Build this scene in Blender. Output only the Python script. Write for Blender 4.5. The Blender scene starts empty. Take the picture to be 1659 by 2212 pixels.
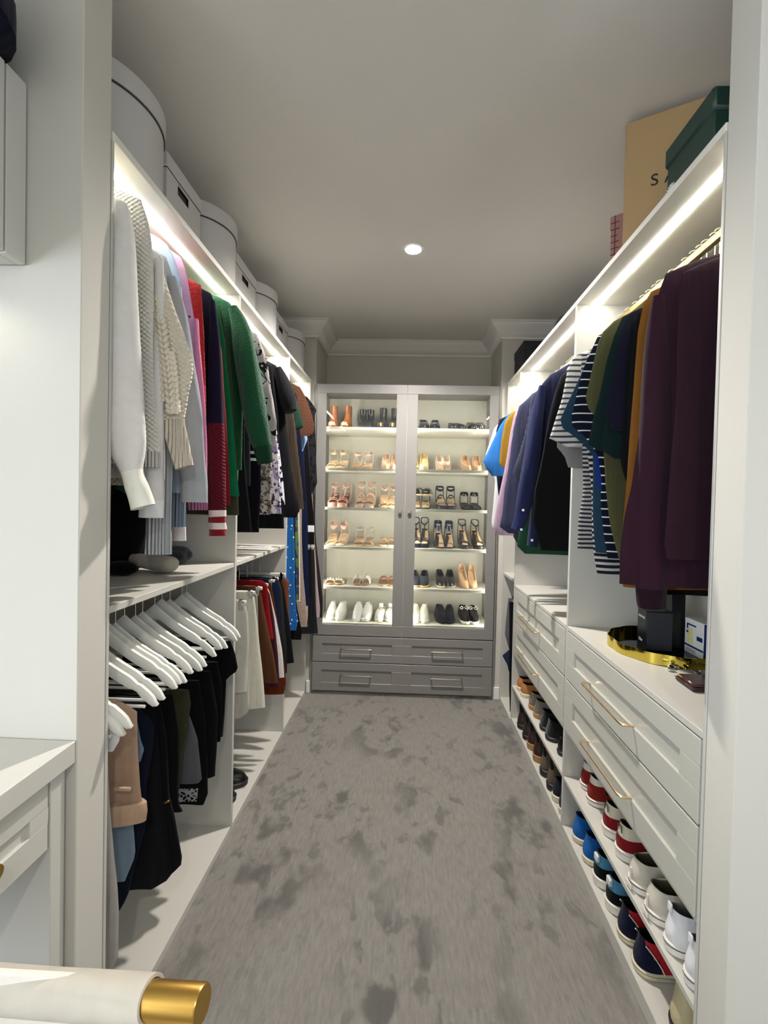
import bpy, math, random
from math import sin, cos, pi, sqrt
from mathutils import Vector, Matrix, Euler
R = random.Random(7)
S = bpy.context.scene
C = S.collection
# ------------------------------------------------------------------ camera
F = 950.0; PX, PY = 850.4, 1100.0; CH = 1.42
ROLL = .0224; YAW = .03286574; PIT = .01757161
fwd = Vector((-sin(YAW)*cos(PIT), cos(YAW)*cos(PIT), -sin(PIT)))
r0 = Vector((cos(YAW), sin(YAW), 0)); d0 = fwd.cross(r0)
CR = r0*cos(ROLL) - d0*sin(ROLL); CD = r0*sin(ROLL) + d0*cos(ROLL)
cam = bpy.data.cameras.new('camera'); co = bpy.data.objects.new('camera', cam); C.objects.link(co)
co.matrix_world = Matrix(((CR.x, -CD.x, -fwd.x, 0), (CR.y, -CD.y, -fwd.y, 0), (CR.z, -CD.z, -fwd.z, CH), (0, 0, 0, 1)))
cam.sensor_fit = 'VERTICAL'; cam.sensor_height = 24; cam.sensor_width = 18
cam.lens = F/2212*24
cam.shift_x = -(PX-829.5)/2212; cam.shift_y = (PY-1106)/2212
cam.clip_start = .05
S.camera = co
# ------------------------------------------------------------------ world, lights, exposure
w = bpy.data.worlds.new('world'); S.world = w; w.use_nodes = True
w.node_tree.nodes['Background'].inputs[0].default_value = (.75, .82, 1, 1)
w.node_tree.nodes['Background'].inputs[1].default_value = .4
S.view_settings.view_transform = 'Standard'; S.view_settings.look = 'None'
S.view_settings.exposure = 1.8; S.view_settings.gamma = 1
S.view_settings.use_curve_mapping = False
LED = 20.0          # radiance of the strips in the wardrobes
LEDC = 34.0         # strips inside the shoe cabinet
def area(name, loc, rot, sx, sy, power, col):
    l = bpy.data.lights.new(name, 'AREA'); l.shape = 'RECTANGLE'; l.size = sx; l.size_y = sy
    l.energy = power; l.color = col
    o = bpy.data.objects.new(name, l); o.location = loc; o.rotation_euler = rot; C.objects.link(o); return o
area('bedroom_daylight', (-2.62, -1.95, 1.45), (0, -pi/2, 0), 1.5, 1.5, 40, (.80, .88, 1))      # daylight from the bedroom behind the camera
area('bedroom_daylight', (2.62, -1.95, 1.45), (0, pi/2, 0), 1.5, 1.5, 7, (.80, .88, 1))  # weak second daylight, added on the right to balance the left one
def spot(name, loc, power, col, ang=120, rad=.04):
    l = bpy.data.lights.new(name, 'SPOT'); l.energy = power; l.color = col; l.spot_size = math.radians(ang); l.spot_blend = .6; l.shadow_soft_size = rad
    o = bpy.data.objects.new(name, l); o.location = loc; C.objects.link(o); return o
spot('downlight_lamp', (-.004, 2.25, 2.68), 66, (1, .93, .88), 150)
spot('bedroom_fill', (.3, -1.1, 2.66), 16, (1, .92, .85), 160)  # unseen fill light added behind the camera to raise the ambient level
spot('dresser_lamp', (-.98, .82, 1.90), .42, (1, .95, .80), 150, .03)
# ------------------------------------------------------------------ helpers
def ray(px, py): return fwd + CR*((px-PX)/F) + CD*((py-PY)/F)
def atY(Y, px, py):
    r = ray(px, py); t = Y/r.y; return Vector((r.x*t, Y, CH+r.z*t))
def atX(X, px, py):
    r = ray(px, py); t = X/r.x; return Vector((X, r.y*t, CH+r.z*t))
def atZ(Z, px, py):
    r = ray(px, py); t = (Z-CH)/r.z; return Vector((r.x*t, r.y*t, Z))
def lin(c):
    if isinstance(c, str):
        c = [int(c[i:i+2], 16)/255 for i in (0, 2, 4)]
    return tuple(((v/12.92) if v <= .04045 else ((v+.055)/1.055)**2.4) for v in c)+(1,)
class N:
    """small node-tree writer"""
    def __init__(s, name):
        s.m = bpy.data.materials.new(name); s.m.use_nodes = True
        s.t = s.m.node_tree; s.b = s.t.nodes['Principled BSDF']; s.o = s.t.nodes['Material Output']
    def n(s, typ, **kw):
        x = s.t.nodes.new(typ)
        for k, v in kw.items():
            if k.startswith('i'):
                x.inputs[int(k[1:])].default_value = v
            else: setattr(x, k, v)
        return x
    def l(s, a, b): s.t.links.new(a, b)
    def coord(s): return s.n('ShaderNodeTexCoord').outputs['Object']
    def math(s, op, a, b=None, c=None):
        x = s.n('ShaderNodeMath', operation=op)
        for i, v in enumerate((a, b, c)):
            if v is None: continue
            if isinstance(v, (int, float)): x.inputs[i].default_value = v
            else: s.l(v, x.inputs[i])
        return x.outputs[0]
    def mix(s, f, a, b):
        x = s.n('ShaderNodeMix', data_type='RGBA')
        for k, v in ((0, f), (6, a), (7, b)):
            if isinstance(v, (int, float, tuple)): x.inputs[k].default_value = v
            else: s.l(v, x.inputs[k])
        return x.outputs[2]
    def noise(s, scale, detail=3, vec=None):
        x = s.n('ShaderNodeTexNoise'); x.inputs['Scale'].default_value = scale; x.inputs['Detail'].default_value = detail
        s.l(vec if vec is not None else s.coord(), x.inputs['Vector']); return x.outputs[0]
    def bump(s, h, strength, dist=.002):
        x = s.n('ShaderNodeBump'); x.inputs['Strength'].default_value = strength; x.inputs['Distance'].default_value = dist
        s.l(h, x.inputs['Height'])
        if getattr(s, 'pre', None) is not None: s.l(s.pre, x.inputs['Normal'])
        s.l(x.outputs[0], s.b.inputs['Normal'])
MC = {}
def paint(name, col, rough=.5, var=.03, bump=.0, metal=0):
    k = ('p', name)
    if k in MC: return MC[k]
    a = N(name); c = lin(col)
    f = a.noise(6)
    a.l(a.mix(f, tuple(v*(1-var) for v in c[:3])+(1,), tuple(min(1, v*(1+var)) for v in c[:3])+(1,)), a.b.inputs['Base Color'])
    a.b.inputs['Roughness'].default_value = rough; a.b.inputs['Metallic'].default_value = metal
    if bump: a.bump(a.noise(260, 2), bump, .001)
    MC[k] = a.m; return a.m
def emit(name, col, s):
    a = N(name); e = a.n('ShaderNodeEmission'); e.inputs[0].default_value = col; e.inputs[1].default_value = s
    a.l(e.outputs[0], a.o.inputs[0]); return a.m
def dye(col):
    c = lin(col); l = .3*c[0]+.6*c[1]+.1*c[2]; k = .58+.42*min(1, l*1.6); return (c[0]*k, c[1]*k, c[2]*k, 1)
def fabric(col, kind='plain', col2=None, per=.02, duty=.5, z0=0):
    """cloth: plain, knit, rib, cable, twill, fuzzy; col2 with kind h-stripe etc."""
    k = ('f', col, kind, col2, per, duty, z0)
    if k in MC: return MC[k]
    a = N('cloth_%s_%s' % (kind, col)); c = dye(col)
    co = a.coord(); sp = a.n('ShaderNodeSeparateXYZ'); a.l(co, sp.inputs[0]); X, Y, Z = sp.outputs
    dark = tuple(v*.82 for v in c[:3])+(1,)
    base = a.mix(a.noise(38, 4), dark, c)
    if col2:
        c2 = dye(col2)
        if kind in ('stripe', 'vstripe', 'plaid'):
            q = Z if kind == 'stripe' else X
            if kind == 'stripe': q = a.math('ADD', Z, a.math('MULTIPLY', a.noise(5, 2), .02))
            f = a.math('LESS_THAN', a.math('FRACT', a.math('MULTIPLY', q, 1/per)), duty)
            if kind == 'plaid':
                g = a.math('LESS_THAN', a.math('FRACT', a.math('MULTIPLY', Z, 1/per)), duty)
                f = a.math('MULTIPLY', a.math('ADD', f, g), .5)
            base = a.mix(f, base, c2)
        elif kind == 'spots':
            v = a.n('ShaderNodeTexVoronoi'); v.inputs['Scale'].default_value = 1/per; a.l(co, v.inputs['Vector'])
            f = a.math('LESS_THAN', v.outputs['Distance'], duty); base = a.mix(f, base, c2)
        elif kind == 'leopard':
            v = a.n('ShaderNodeTexVoronoi'); v.inputs['Scale'].default_value = 1/per; a.l(co, v.inputs['Vector'])
            f = a.math('MULTIPLY', a.math('LESS_THAN', v.outputs['Distance'], duty), a.math('GREATER_THAN', v.outputs['Distance'], duty*.35))
            f = a.math('MULTIPLY', f, a.math('GREATER_THAN', a.noise(24, 2), .47)); base = a.mix(f, base, c2)
        elif kind == 'floral':
            f = a.math('GREATER_THAN', a.noise(1/per, 1), .52); base = a.mix(f, base, c2)
            g = a.math('GREATER_THAN', a.noise(1/per*1.7, 1), .6); base = a.mix(g, base, lin('3a3340'))
        elif kind == 'lace':
            v = a.n('ShaderNodeTexVoronoi'); v.feature = 'DISTANCE_TO_EDGE'; v.inputs['Scale'].default_value = 1/per; a.l(co, v.inputs['Vector'])
            f = a.math('LESS_THAN', v.outputs['Distance'], .12); base = a.mix(f, base, c2)
        elif kind == 'bands':      # col2 below z0
            f = a.math('LESS_THAN', Z, z0); base = a.mix(f, base, c2)
    a.l(base, a.b.inputs['Base Color'])
    a.b.inputs['Roughness'].default_value = .95
    a.b.inputs['Specular IOR Level'].default_value = .15
    a.b.inputs['Sheen Weight'].default_value = .0 if kind == 'satin' else .06
    mp = a.n('ShaderNodeMapping'); mp.inputs['Scale'].default_value = (17, 17, 2.6); a.l(co, mp.inputs[0])
    dr = a.n('ShaderNodeBump'); dr.inputs['Strength'].default_value = .75; dr.inputs['Distance'].default_value = .016
    a.l(a.noise(1, 2, mp.outputs[0]), dr.inputs['Height']); a.pre = dr.outputs[0]
    if kind in ('knit', 'cable'):
        w1 = a.math('SINE', a.math('MULTIPLY', X, 1100 if kind == 'knit' else 420)); w2 = a.math('SINE', a.math('MULTIPLY', Z, 1500 if kind == 'knit' else 520))
        a.bump(a.math('MULTIPLY', w1, w2), .3 if kind == 'knit' else .8, .001 if kind == 'knit' else .003)
    elif kind == 'rib':
        a.bump(a.math('SINE', a.math('MULTIPLY', a.math('ADD', X, Y), 620)), .9, .004)
    elif kind == 'twill':
        a.bump(a.math('SINE', a.math('MULTIPLY', a.math('ADD', X, Z), 1800)), .3, .001)
    elif kind == 'fuzzy':
        a.bump(a.noise(170, 5), 1, .006); a.b.inputs['Sheen Weight'].default_value = .3
    elif kind == 'satin':
        a.b.inputs['Roughness'].default_value = .42; a.b.inputs['Specular IOR Level'].default_value = .4; a.bump(a.noise(30, 2), .3, .003)
    else:
        a.bump(a.noise(420, 2), .25, .001)
    MC[k] = a.m; return a.m
def leather(col, rough=.38):
    k = ('l', col, rough)
    if k in MC: return MC[k]
    a = N('leather_'+col); c = lin(col)
    a.l(a.mix(a.noise(25, 3), tuple(v*.8 for v in c[:3])+(1,), c), a.b.inputs['Base Color'])
    a.b.inputs['Roughness'].default_value = rough; a.bump(a.noise(180, 3), .25, .001)
    MC[k] = a.m; return a.m
def metal(name, col, rough=.25):
    return paint(name, col, rough, .03, 0, 1)

def mesh(name, V, Fc, mat=None, smooth=True):
    m = bpy.data.meshes.new(name); m.from_pydata([tuple(v) for v in V], [], Fc)
    if mat: m.materials.append(mat)
    if smooth:
        m.polygons.foreach_set('use_smooth', [True]*len(m.polygons))
        try: m.set_sharp_from_angle(angle=math.radians(42))
        except Exception: pass
    m.update(); return m
def obj(name, V, Fc, mat, parent=None, smooth=True, label=None):
    """links one mesh object; vertices are given in the parent's frame"""
    o = bpy.data.objects.new(name, mesh(name, V, Fc, mat, smooth)); C.objects.link(o)
    if parent: o.parent = parent
    if label: o['label'] = label
    return o
def thing(name, label, cat, loc=(0, 0, 0), rz=0, group=None):
    o = bpy.data.objects.new(name, None); o.empty_display_size = .05; C.objects.link(o)
    o.location = loc; o.rotation_euler = (0, 0, rz); o['label'] = label; o['category'] = cat
    if group: o['group'] = group
    return o
def tag(o, label, cat, group=None):
    o['label'] = label; o['category'] = cat
    if group: o['group'] = group
    return o
def struct(name, V, Fc, mat, parent=None, smooth=False):
    o = obj(name, V, Fc, mat, parent, smooth)
    if not parent: o['kind'] = 'structure'
    return o
def add(*parts):
    V, Fc = [], []
    for v, f in parts:
        k = len(V); V += list(v); Fc += [[i+k for i in q] for q in f]
    return V, Fc
def box(x0, x1, y0, y1, z0, z1, b=0):
    """a box, with a small chamfer b on every edge"""
    if x0 > x1: x0, x1 = x1, x0
    if y0 > y1: y0, y1 = y1, y0
    if b <= 0:
        V = [(x, y, z) for x in (x0, x1) for y in (y0, y1) for z in (z0, z1)]
        return V, [[0, 1, 3, 2], [4, 6, 7, 5], [0, 4, 5, 1], [2, 3, 7, 6], [0, 2, 6, 4], [1, 5, 7, 3]]
    b = min(b, (x1-x0)*.45, (y1-y0)*.45, (z1-z0)*.45)
    V, idx = [], {}
    for sx in (0, 1):
        for sy in (0, 1):
            for sz in (0, 1):
                X, Y, Z = (x0, x1)[sx], (y0, y1)[sy], (z0, z1)[sz]
                ix, iy, iz = (X+b, X-b)[sx], (Y+b, Y-b)[sy], (Z+b, Z-b)[sz]
                for ax, p in ((0, (X, iy, iz)), (1, (ix, Y, iz)), (2, (ix, iy, Z))):
                    idx[(sx, sy, sz, ax)] = len(V); V.append(p)
    Fc = []
    g = lambda a, c: idx[tuple(a)+(c,)]
    for ax in range(3):
        o = [i for i in range(3) if i != ax]
        for s in (0, 1):
            q = []
            for (p, r) in ((0, 0), (1, 0), (1, 1), (0, 1)):
                a = [0, 0, 0]; a[ax] = s; a[o[0]] = p; a[o[1]] = r; q.append(g(a, ax))
            Fc.append(q)
        for p in (0, 1):
            for r in (0, 1):
                a = [0, 0, 0]; a[o[0]] = p; a[o[1]] = r; c = list(a); c[ax] = 1
                Fc.append([g(a, o[0]), g(c, o[0]), g(c, o[1]), g(a, o[1])])
    for sx in (0, 1):
        for sy in (0, 1):
            for sz in (0, 1): Fc.append([g((sx, sy, sz), i) for i in range(3)])
    return fixn(V, Fc, ((x0+x1)/2, (y0+y1)/2, (z0+z1)/2))
def fixn(V, Fc, c):
    c = Vector(c); out = []
    for q in Fc:
        p = [Vector(V[i]) for i in q]; n = (p[1]-p[0]).cross(p[2]-p[1]); m = sum(p, Vector())/len(p)
        out.append(list(q) if n.dot(m-c) > 0 else list(reversed(q)))
    return V, out
def loft(rings, cap0=True, cap1=True, closed=True):
    V = [p for r in rings for p in r]; n = len(rings[0]); Fc = []
    for i in range(len(rings)-1):
        for j in range(n if closed else n-1):
            k = (j+1) % n; Fc.append([i*n+j, i*n+k, (i+1)*n+k, (i+1)*n+j])
    if cap0: Fc.append([j for j in range(n-1, -1, -1)])
    if cap1: Fc.append([(len(rings)-1)*n+j for j in range(n)])
    return V, Fc
def tube(path, rad, n=8, caps=True):
    path = [Vector(p) for p in path]; rings = []; up = Vector((0, 0, 1)); pu = None
    for i, p in enumerate(path):
        t = (path[min(i+1, len(path)-1)]-path[max(i-1, 0)]).normalized()
        if pu is None:
            u = t.cross(Vector((0, 0, 1)) if abs(t.z) < .9 else Vector((1, 0, 0))).normalized()
        else: u = (pu-t*pu.dot(t)).normalized()
        pu = u; v = t.cross(u); r = rad[i] if isinstance(rad, (list, tuple)) else rad
        rings.append([p+u*r*cos(2*pi*j/n)+v*r*sin(2*pi*j/n) for j in range(n)])
    return loft(rings, caps, caps)
def lathe(prof, c=(0, 0, 0), n=32, axis='z'):
    rings = []
    for r, h in prof:
        rg = []
        for j in range(n):
            a = 2*pi*j/n
            p = (r*cos(a), r*sin(a), h) if axis == 'z' else ((h, r*cos(a), r*sin(a)) if axis == 'x' else (r*sin(a), h, r*cos(a)))
            rg.append((p[0]+c[0], p[1]+c[1], p[2]+c[2]))
        rings.append(rg)
    return loft(rings)
def smoothpath(P, k=4):
    """Catmull-Rom through tuples of any length"""
    out = []
    for i in range(len(P)-1):
        a, b, c, d = P[max(i-1, 0)], P[i], P[i+1], P[min(i+2, len(P)-1)]
        for j in range(k):
            t = j/k
            out.append(tuple(.5*((2*b[q])+(-a[q]+c[q])*t+(2*a[q]-5*b[q]+4*c[q]-d[q])*t*t+(-a[q]+3*b[q]-3*c[q]+d[q])*t**3) for q in range(len(b))))
    out.append(tuple(P[-1])); return out
def xf(vf, fn): return [fn(Vector(v)) for v in vf[0]], vf[1]
def loc(vf, o): return [Vector(v)-Vector(o) for v in vf[0]], vf[1]

# ------------------------------------------------------------------ materials
M_WALL = paint('wall_paint', 'cac7bd', .85, .015, .15)
M_CEIL = paint('ceiling_paint', 'efece4', .9, .01, .15)
M_TRIM = paint('trim_white', 'e6e5e0', .5)
M_UNIT = paint('wardrobe_laminate', 'bfbdb4', .45, .012, .05)
M_TOPB = paint('top_board_lit', 'e2dfd4', .5, .012, .05)  # unit laminate made lighter, strip light on the underside put into its colour
M_DRAW = paint('drawer_lacquer', 'b8b8ad', .32, .01)
M_CAB = paint('cabinet_grey', '858380', .38, .01)
M_CABIN = paint('cabinet_interior', 'c6c5b8', .5, .01)
M_DESK = paint('dresser_white', 'cccbc3', .4, .01)
M_BRASS = metal('brushed_brass', 'c9a052', .28)
M_ROSE = metal('pale_gold', 'e8cda4', .3)
M_GOLDROD = metal('champagne_rail', '9a8350', .42)
M_CHROME = metal('chrome', 'd0d0d0', .12)
M_NICKEL = metal('nickel', 'b9b3a4', .25)
M_WHITEW = paint('white_lacquered_wood', 'deded6', .35, .02)
M_BLACK = paint('black_plastic', '0a0a0c', .4)
M_LED = emit('light_strip_glow', (1, .97, .88, 1), LED)
M_LEDC = emit('cabinet_strip_glow', (1, .97, .86, 1), LEDC)
def glassmat():
    a = N('door_glass'); t = a.n('ShaderNodeBsdfTransparent'); g = a.n('ShaderNodeBsdfGlossy'); g.inputs['Roughness'].default_value = .01
    f = a.n('ShaderNodeFresnel'); f.inputs[0].default_value = 1.45; m = a.n('ShaderNodeMixShader')
    a.l(f.outputs[0], m.inputs[0]); a.l(t.outputs[0], m.inputs[1]); a.l(g.outputs[0], m.inputs[2]); a.l(m.outputs[0], a.o.inputs[0]); return a.m
M_GLASS = glassmat()
def carpetmat():
    a = N('cut_pile_carpet'); co = a.coord()
    mp = a.n('ShaderNodeMapping'); mp.inputs['Scale'].default_value = (1.25, .8, 1); a.l(co, mp.inputs[0])
    wob = a.n('ShaderNodeMix', data_type='VECTOR'); nn = a.n('ShaderNodeTexNoise'); nn.inputs['Scale'].default_value = 9; nn.inputs['Detail'].default_value = 3; a.l(mp.outputs[0], nn.inputs['Vector'])
    wob.inputs[0].default_value = .09; a.l(mp.outputs[0], wob.inputs[4]); a.l(nn.outputs[1], wob.inputs[5])
    b = a.noise(5.2, 3.5, wob.outputs[1]); b3 = a.noise(15, 3, wob.outputs[1]); b2 = a.noise(1.7, 2, mp.outputs[0]); c1 = lin('949088'); c2 = lin('504f4b')
    def ramp(q, lo_, hi_):
        r = a.n('ShaderNodeMapRange'); r.interpolation_type = 'SMOOTHSTEP'; r.inputs[1].default_value = lo_; r.inputs[2].default_value = hi_; a.l(q, r.inputs[0]); return r.outputs[0]
    m2 = ramp(b2, .36, .54)
    f = a.math('MULTIPLY', a.math('MAXIMUM', ramp(b, .545, .64), a.math('MULTIPLY', ramp(b3, .54, .66), .7)), m2)
    fine = a.noise(330, 2); base = a.mix(a.math('MULTIPLY', f, .8), c1, c2)
    mp2 = a.n('ShaderNodeMapping'); mp2.inputs['Scale'].default_value = (95, 20, 1); a.l(co, mp2.inputs[0])
    st = a.noise(1, 3, mp2.outputs[0])
    base = a.mix(a.math('MULTIPLY', a.math('ADD', fine, a.math('MULTIPLY', a.math('SUBTRACT', st, .3), 2.2)), .36), base, lin('575551'))
    a.l(base, a.b.inputs['Base Color']); a.b.inputs['Roughness'].default_value = 1; a.b.inputs['Specular IOR Level'].default_value = .05
    a.b.inputs['Sheen Weight'].default_value = .25
    a.bump(a.math('ADD', fine, a.math('MULTIPLY', b, 1.5)), .7, .006); return a.m
M_CARPET = carpetmat()

# ------------------------------------------------------------------ room shell
XL, XR = -.72, .69          # front planes of the two rows of wardrobes
BL, BR = -1.19, 1.16        # their backs
YE = 3.16                   # end of the rows
CE = 2.70                   # ceiling
struct('floor', *box(-2.6, 2.6, -2.8, 3.7, -.05, 0), M_CARPET)
struct('ceiling', *box(-2.6, 2.6, -2.8, 3.7, CE, CE+.05), M_CEIL)
struct('wall_left', *box(BL-.1, BL-.012, .94, 3.7, 0, CE), M_WALL)
struct('wall_right', *box(BR+.012, BR+.1, .927, 3.7, 0, CE), M_WALL)
struct('wall_back', *box(-1.3, 1.3, 3.6, 3.7, 0, CE), M_WALL)
struct('wall_front_left', *box(-2.6, XL, .94, 1.03, 0, CE, .002), M_WALL)
struct('wall_front_right', *box(XR, 2.6, .927, 1.015, 0, CE, .002), M_WALL)
struct('wall_nib_left', *box(BL-.02, -.692, 3.2, 3.62, 0, CE, .002), M_WALL)
struct('wall_nib_right', *box(.648, BR+.02, 3.2, 3.62, 0, CE, .002), M_WALL)
for sx, e_ in ((-1, .94), (1, .927)):
    for a, b, c, d in ((-2.8, -2.72, 0, CE), (-1.18, e_, 0, CE), (-2.72, -1.18, 0, .7), (-2.72, -1.18, 2.2, CE)): struct('wall_bedroom_left' if sx < 0 else 'wall_bedroom_right', *box(sx*2.6, sx*2.7, a, b, c, d), M_WALL)
struct('wall_bedroom_back', *box(-2.7, 2.7, -2.9, -2.8, 0, CE), M_WALL)
# cornice: cove run with a lip, mitred round the recess
def cornice(name, pts, inward):
    prof = [(0, -.10), (.012, -.10), (.014, -.088), (.03, -.08), (.045, -.055), (.07, -.035), (.09, -.018), (.092, -.008), (.105, -.008), (.105, 0), (0, 0)]
    rings = []
    for (x, y), (nx, ny) in zip(pts, inward):
        rings.append([(x+nx*h, y+ny*h, CE+v-.0005) for h, v in prof])
    struct(name, *loft(rings), M_CEIL, smooth=True)
cornice('trim_1', [(BL-.012, 1.03), (BL-.012, 3.2), (-.692, 3.2), (-.692, 3.6), (.648, 3.6), (.648, 3.2), (BR+.012, 3.2), (BR+.012, 1.015)],
        [(1, 0), (1, -1), (1, -1), (1, -1), (-1, -1), (-1, -1), (-1, -1), (-1, 0)])
struct('baseboard_left', *box(-.722, -.69, 3.185, 3.2, 0, .09, .003), M_TRIM)
struct('baseboard_right', *box(.646, .692, 3.185, 3.2, 0, .09, .003), M_TRIM)

# downlight
t = thing('ceiling_downlight', 'round recessed downlight glowing in the middle of the ceiling', 'ceiling light', (-.004, 2.25, CE))
obj('trim_ring', *lathe([(.058, -.004), (.058, 0), (.046, 0), (.044, -.004)], n=40), M_TRIM, t)
obj('lamp', *lathe([(0.001, -.006), (.03, -.006), (.046, -.003), (.046, 0)], n=40), emit('downlight_glow', (1, .97, .95, 1), 30), t)

# ------------------------------------------------------------------ wardrobe rows
UT = 2.262
def unit(side, y0, y1, label, shelves, rail, drawers=False, shoes=False, led=None, base=.028, rail2=None):
    xf_, xb = (XL, BL) if side < 0 else (XR, BR); s = -side   # s points to the aisle
    t = thing('wardrobe_unit', label, 'wardrobe', ((xf_+xb)/2, (y0+y1)/2, 0)); o = t.location.copy()
    def P(name, vf, mat, smooth=False): return obj(name, *loc(vf, o), mat, t, smooth)
    th = .009
    P('side_panel', box(xf_, xb, y0, y0+th, 0, UT, .001), M_UNIT); P('side_panel', box(xf_, xb, y1-th, y1, 0, UT, .001), M_UNIT)
    P('top_board', box(xf_+.002*s, xb, y0, y1, UT, UT+.02, .001), M_TOPB)
    P('back_panel', box(xb, xb+.006*side, y0, y1, 0, UT), M_UNIT)
    P('base_board', box(xf_-.001*s, xb, y0+th, y1-th, 0, base, .001), M_UNIT)
    for z in shelves: P('shelf', box(xf_-.004*s, xb, y0+th, y1-th, z-.018, z, .001), M_UNIT)
    lx = (-.793 if side < 0 else .768)
    if led: P('light_strip', box(lx-.007, lx+.007, led[0], led[1], UT-.0029, UT+.0), M_LED)
    if rail:
        rx = -.90 if side < 0 else .86
        P('hanging_rail', box(rx-.008, rx+.008, y0+th, y1-th, rail-.015, rail+.015, .005), M_GOLDROD)
    if rail2: P('hanging_rail', tube([(rail2[1], y0+th, rail2[0]), (rail2[1], y1-th, rail2[0])], .012, 12), M_CHROME)
    if drawers:
        P('counter_top', box(xf_+.001*s, xb, y0+th, y1-th, .889, .907, .001), M_UNIT)
        P('drawer_floor', box(xf_-.01*s, xb, y0+th, y1-th, .444, .458, .001), M_UNIT)
        for z0, z1 in ((.685, .885), (.467, .679)):
            ya, yb = y0+.014, y1-.014; fw = .075
            V, Q = [], []
            # shaker front with a sunk panel
            def fr(a, b, c, d, x0, x1): return box(x0, x1, a, b, c, d, .0015)
            xs, xo, xp = xf_+.002*s, xf_-.018*s, xf_-.007*s
            d = P('drawer', add(fr(ya, yb, z1-fw+.01, z1, xs, xo), fr(ya, yb, z0, z0+fw, xs, xo), fr(ya, ya+fw, z0+fw, z1-fw+.01, xs, xo), fr(yb-fw, yb, z0+fw, z1-fw+.01, xs, xo), fr(ya+fw, yb-fw, z0+fw, z1-fw+.01, xp, xo)), M_DRAW)
            m = (ya+yb)/2+(.03 if y0 < 1.5 else .06); hz = z0+fw+.004; h = .155; e = xf_+.034*s
            pth = smoothpath([(xf_, m-h, hz), (xf_+.02*s, m-h, hz), (e, m-h+.012, hz), (e, m-h*.5, hz), (e, m+h*.5, hz), (e, m+h-.012, hz), (xf_+.02*s, m+h, hz), (xf_, m+h, hz)], 4)
            obj('handle', *loc(tube(pth, .0042, 8), o), M_ROSE, d, True, 'slim pale gold bar handle')
        for z in (.262,): P('shoe_shelf', box(xf_-.001*s, xb, y0+th, y1-th, z-.016, z, .001), M_UNIT)
    return t
unit(-1, 1.033, 1.826, 'left row wardrobe bay nearest the doorway, with white wooden hangers below', [1.148], 2.237, led=(1.05, 1.80), rail2=(1.085, -.885))
unit(-1, 1.826, 2.595, 'middle wardrobe bay of the left row, with skirts below its shelf', [1.148], 2.237, led=(1.85, 2.57), rail2=(1.085, -.885))
unit(-1, 2.595, YE, 'full-height wardrobe bay of the left row beside the shoe cabinet', [], 2.237, led=(2.62, 3.14))
unit(1, 1.018, 1.895, 'right row wardrobe bay nearest the doorway, with two wide drawers', [], 2.19, True, led=(1.03, 1.875), base=.05)
unit(1, 1.895, 2.83, 'middle wardrobe bay of the right row, above brown and black shoes', [], 2.19, True, led=(1.92, 2.80), base=.05)
unit(1, 2.83, YE+.02, 'narrow wardrobe bay of the right row beside the shoe cabinet', [.93], 2.19, led=(2.85, 3.15), base=.03, rail2=(.86, .86))

# ------------------------------------------------------------------ glazed shoe cabinet at the end
YC = 3.17
t = thing('shoe_cabinet', 'tall grey cabinet with two lit glass doors full of shoes and four drawers', 'cabinet', (-.022, 3.36, 0)); CABO = t.location.copy()
def CP(name, vf, mat, par=None, smooth=False, label=None): return obj(name, *loc(vf, CABO), mat, par or t, smooth, label)
x0, x1, xm = -.676, .632, -.0225
CP('side_panel', box(x0, x0+.018, YC+.02, 3.585, 0, 2.262, .001), M_CAB); CP('side_panel', box(x1-.018, x1, YC+.02, 3.585, 0, 2.262, .001), M_CAB)
CP('filler_strip', box(-.691, x0-.001, YC+.012, YC+.03, 0, 2.262, .001), M_CAB); CP('filler_strip', box(x1+.001, .647, YC+.012, YC+.03, 0, 2.262, .001), M_CAB)
CP('top_board', box(x0+.018, x1-.018, YC+.02, 3.585, 2.244, 2.262), M_CAB)
CP('centre_panel', box(xm-.009, xm+.009, YC+.02, 3.58, .03, 2.244), M_CABIN)
CP('back_panel', box(x0+.018, x1-.018, 3.575, 3.585, .02, 2.244), M_CABIN)
CP('kickboard', box(x0, x1, YC+.05, YC+.065, 0, .05), M_CAB)
SH = [1.957, 1.657, 1.369, 1.081, .788, .520]
for k, z in enumerate(SH):
    for a, b in ((x0+.019, xm-.01), (xm+.01, x1-.019)):
        CP('shelf', box(a, b, YC+.034, 3.574, z-.02, z, .001), M_CABIN)
        if k < 0: pass
for sx in (x0+.0185, xm-.0125, xm+.0095, x1-.0215):
    CP('light_strip', box(sx, sx+.003, YC+.022, YC+.032, .54, 2.23), M_LEDC)
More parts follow.
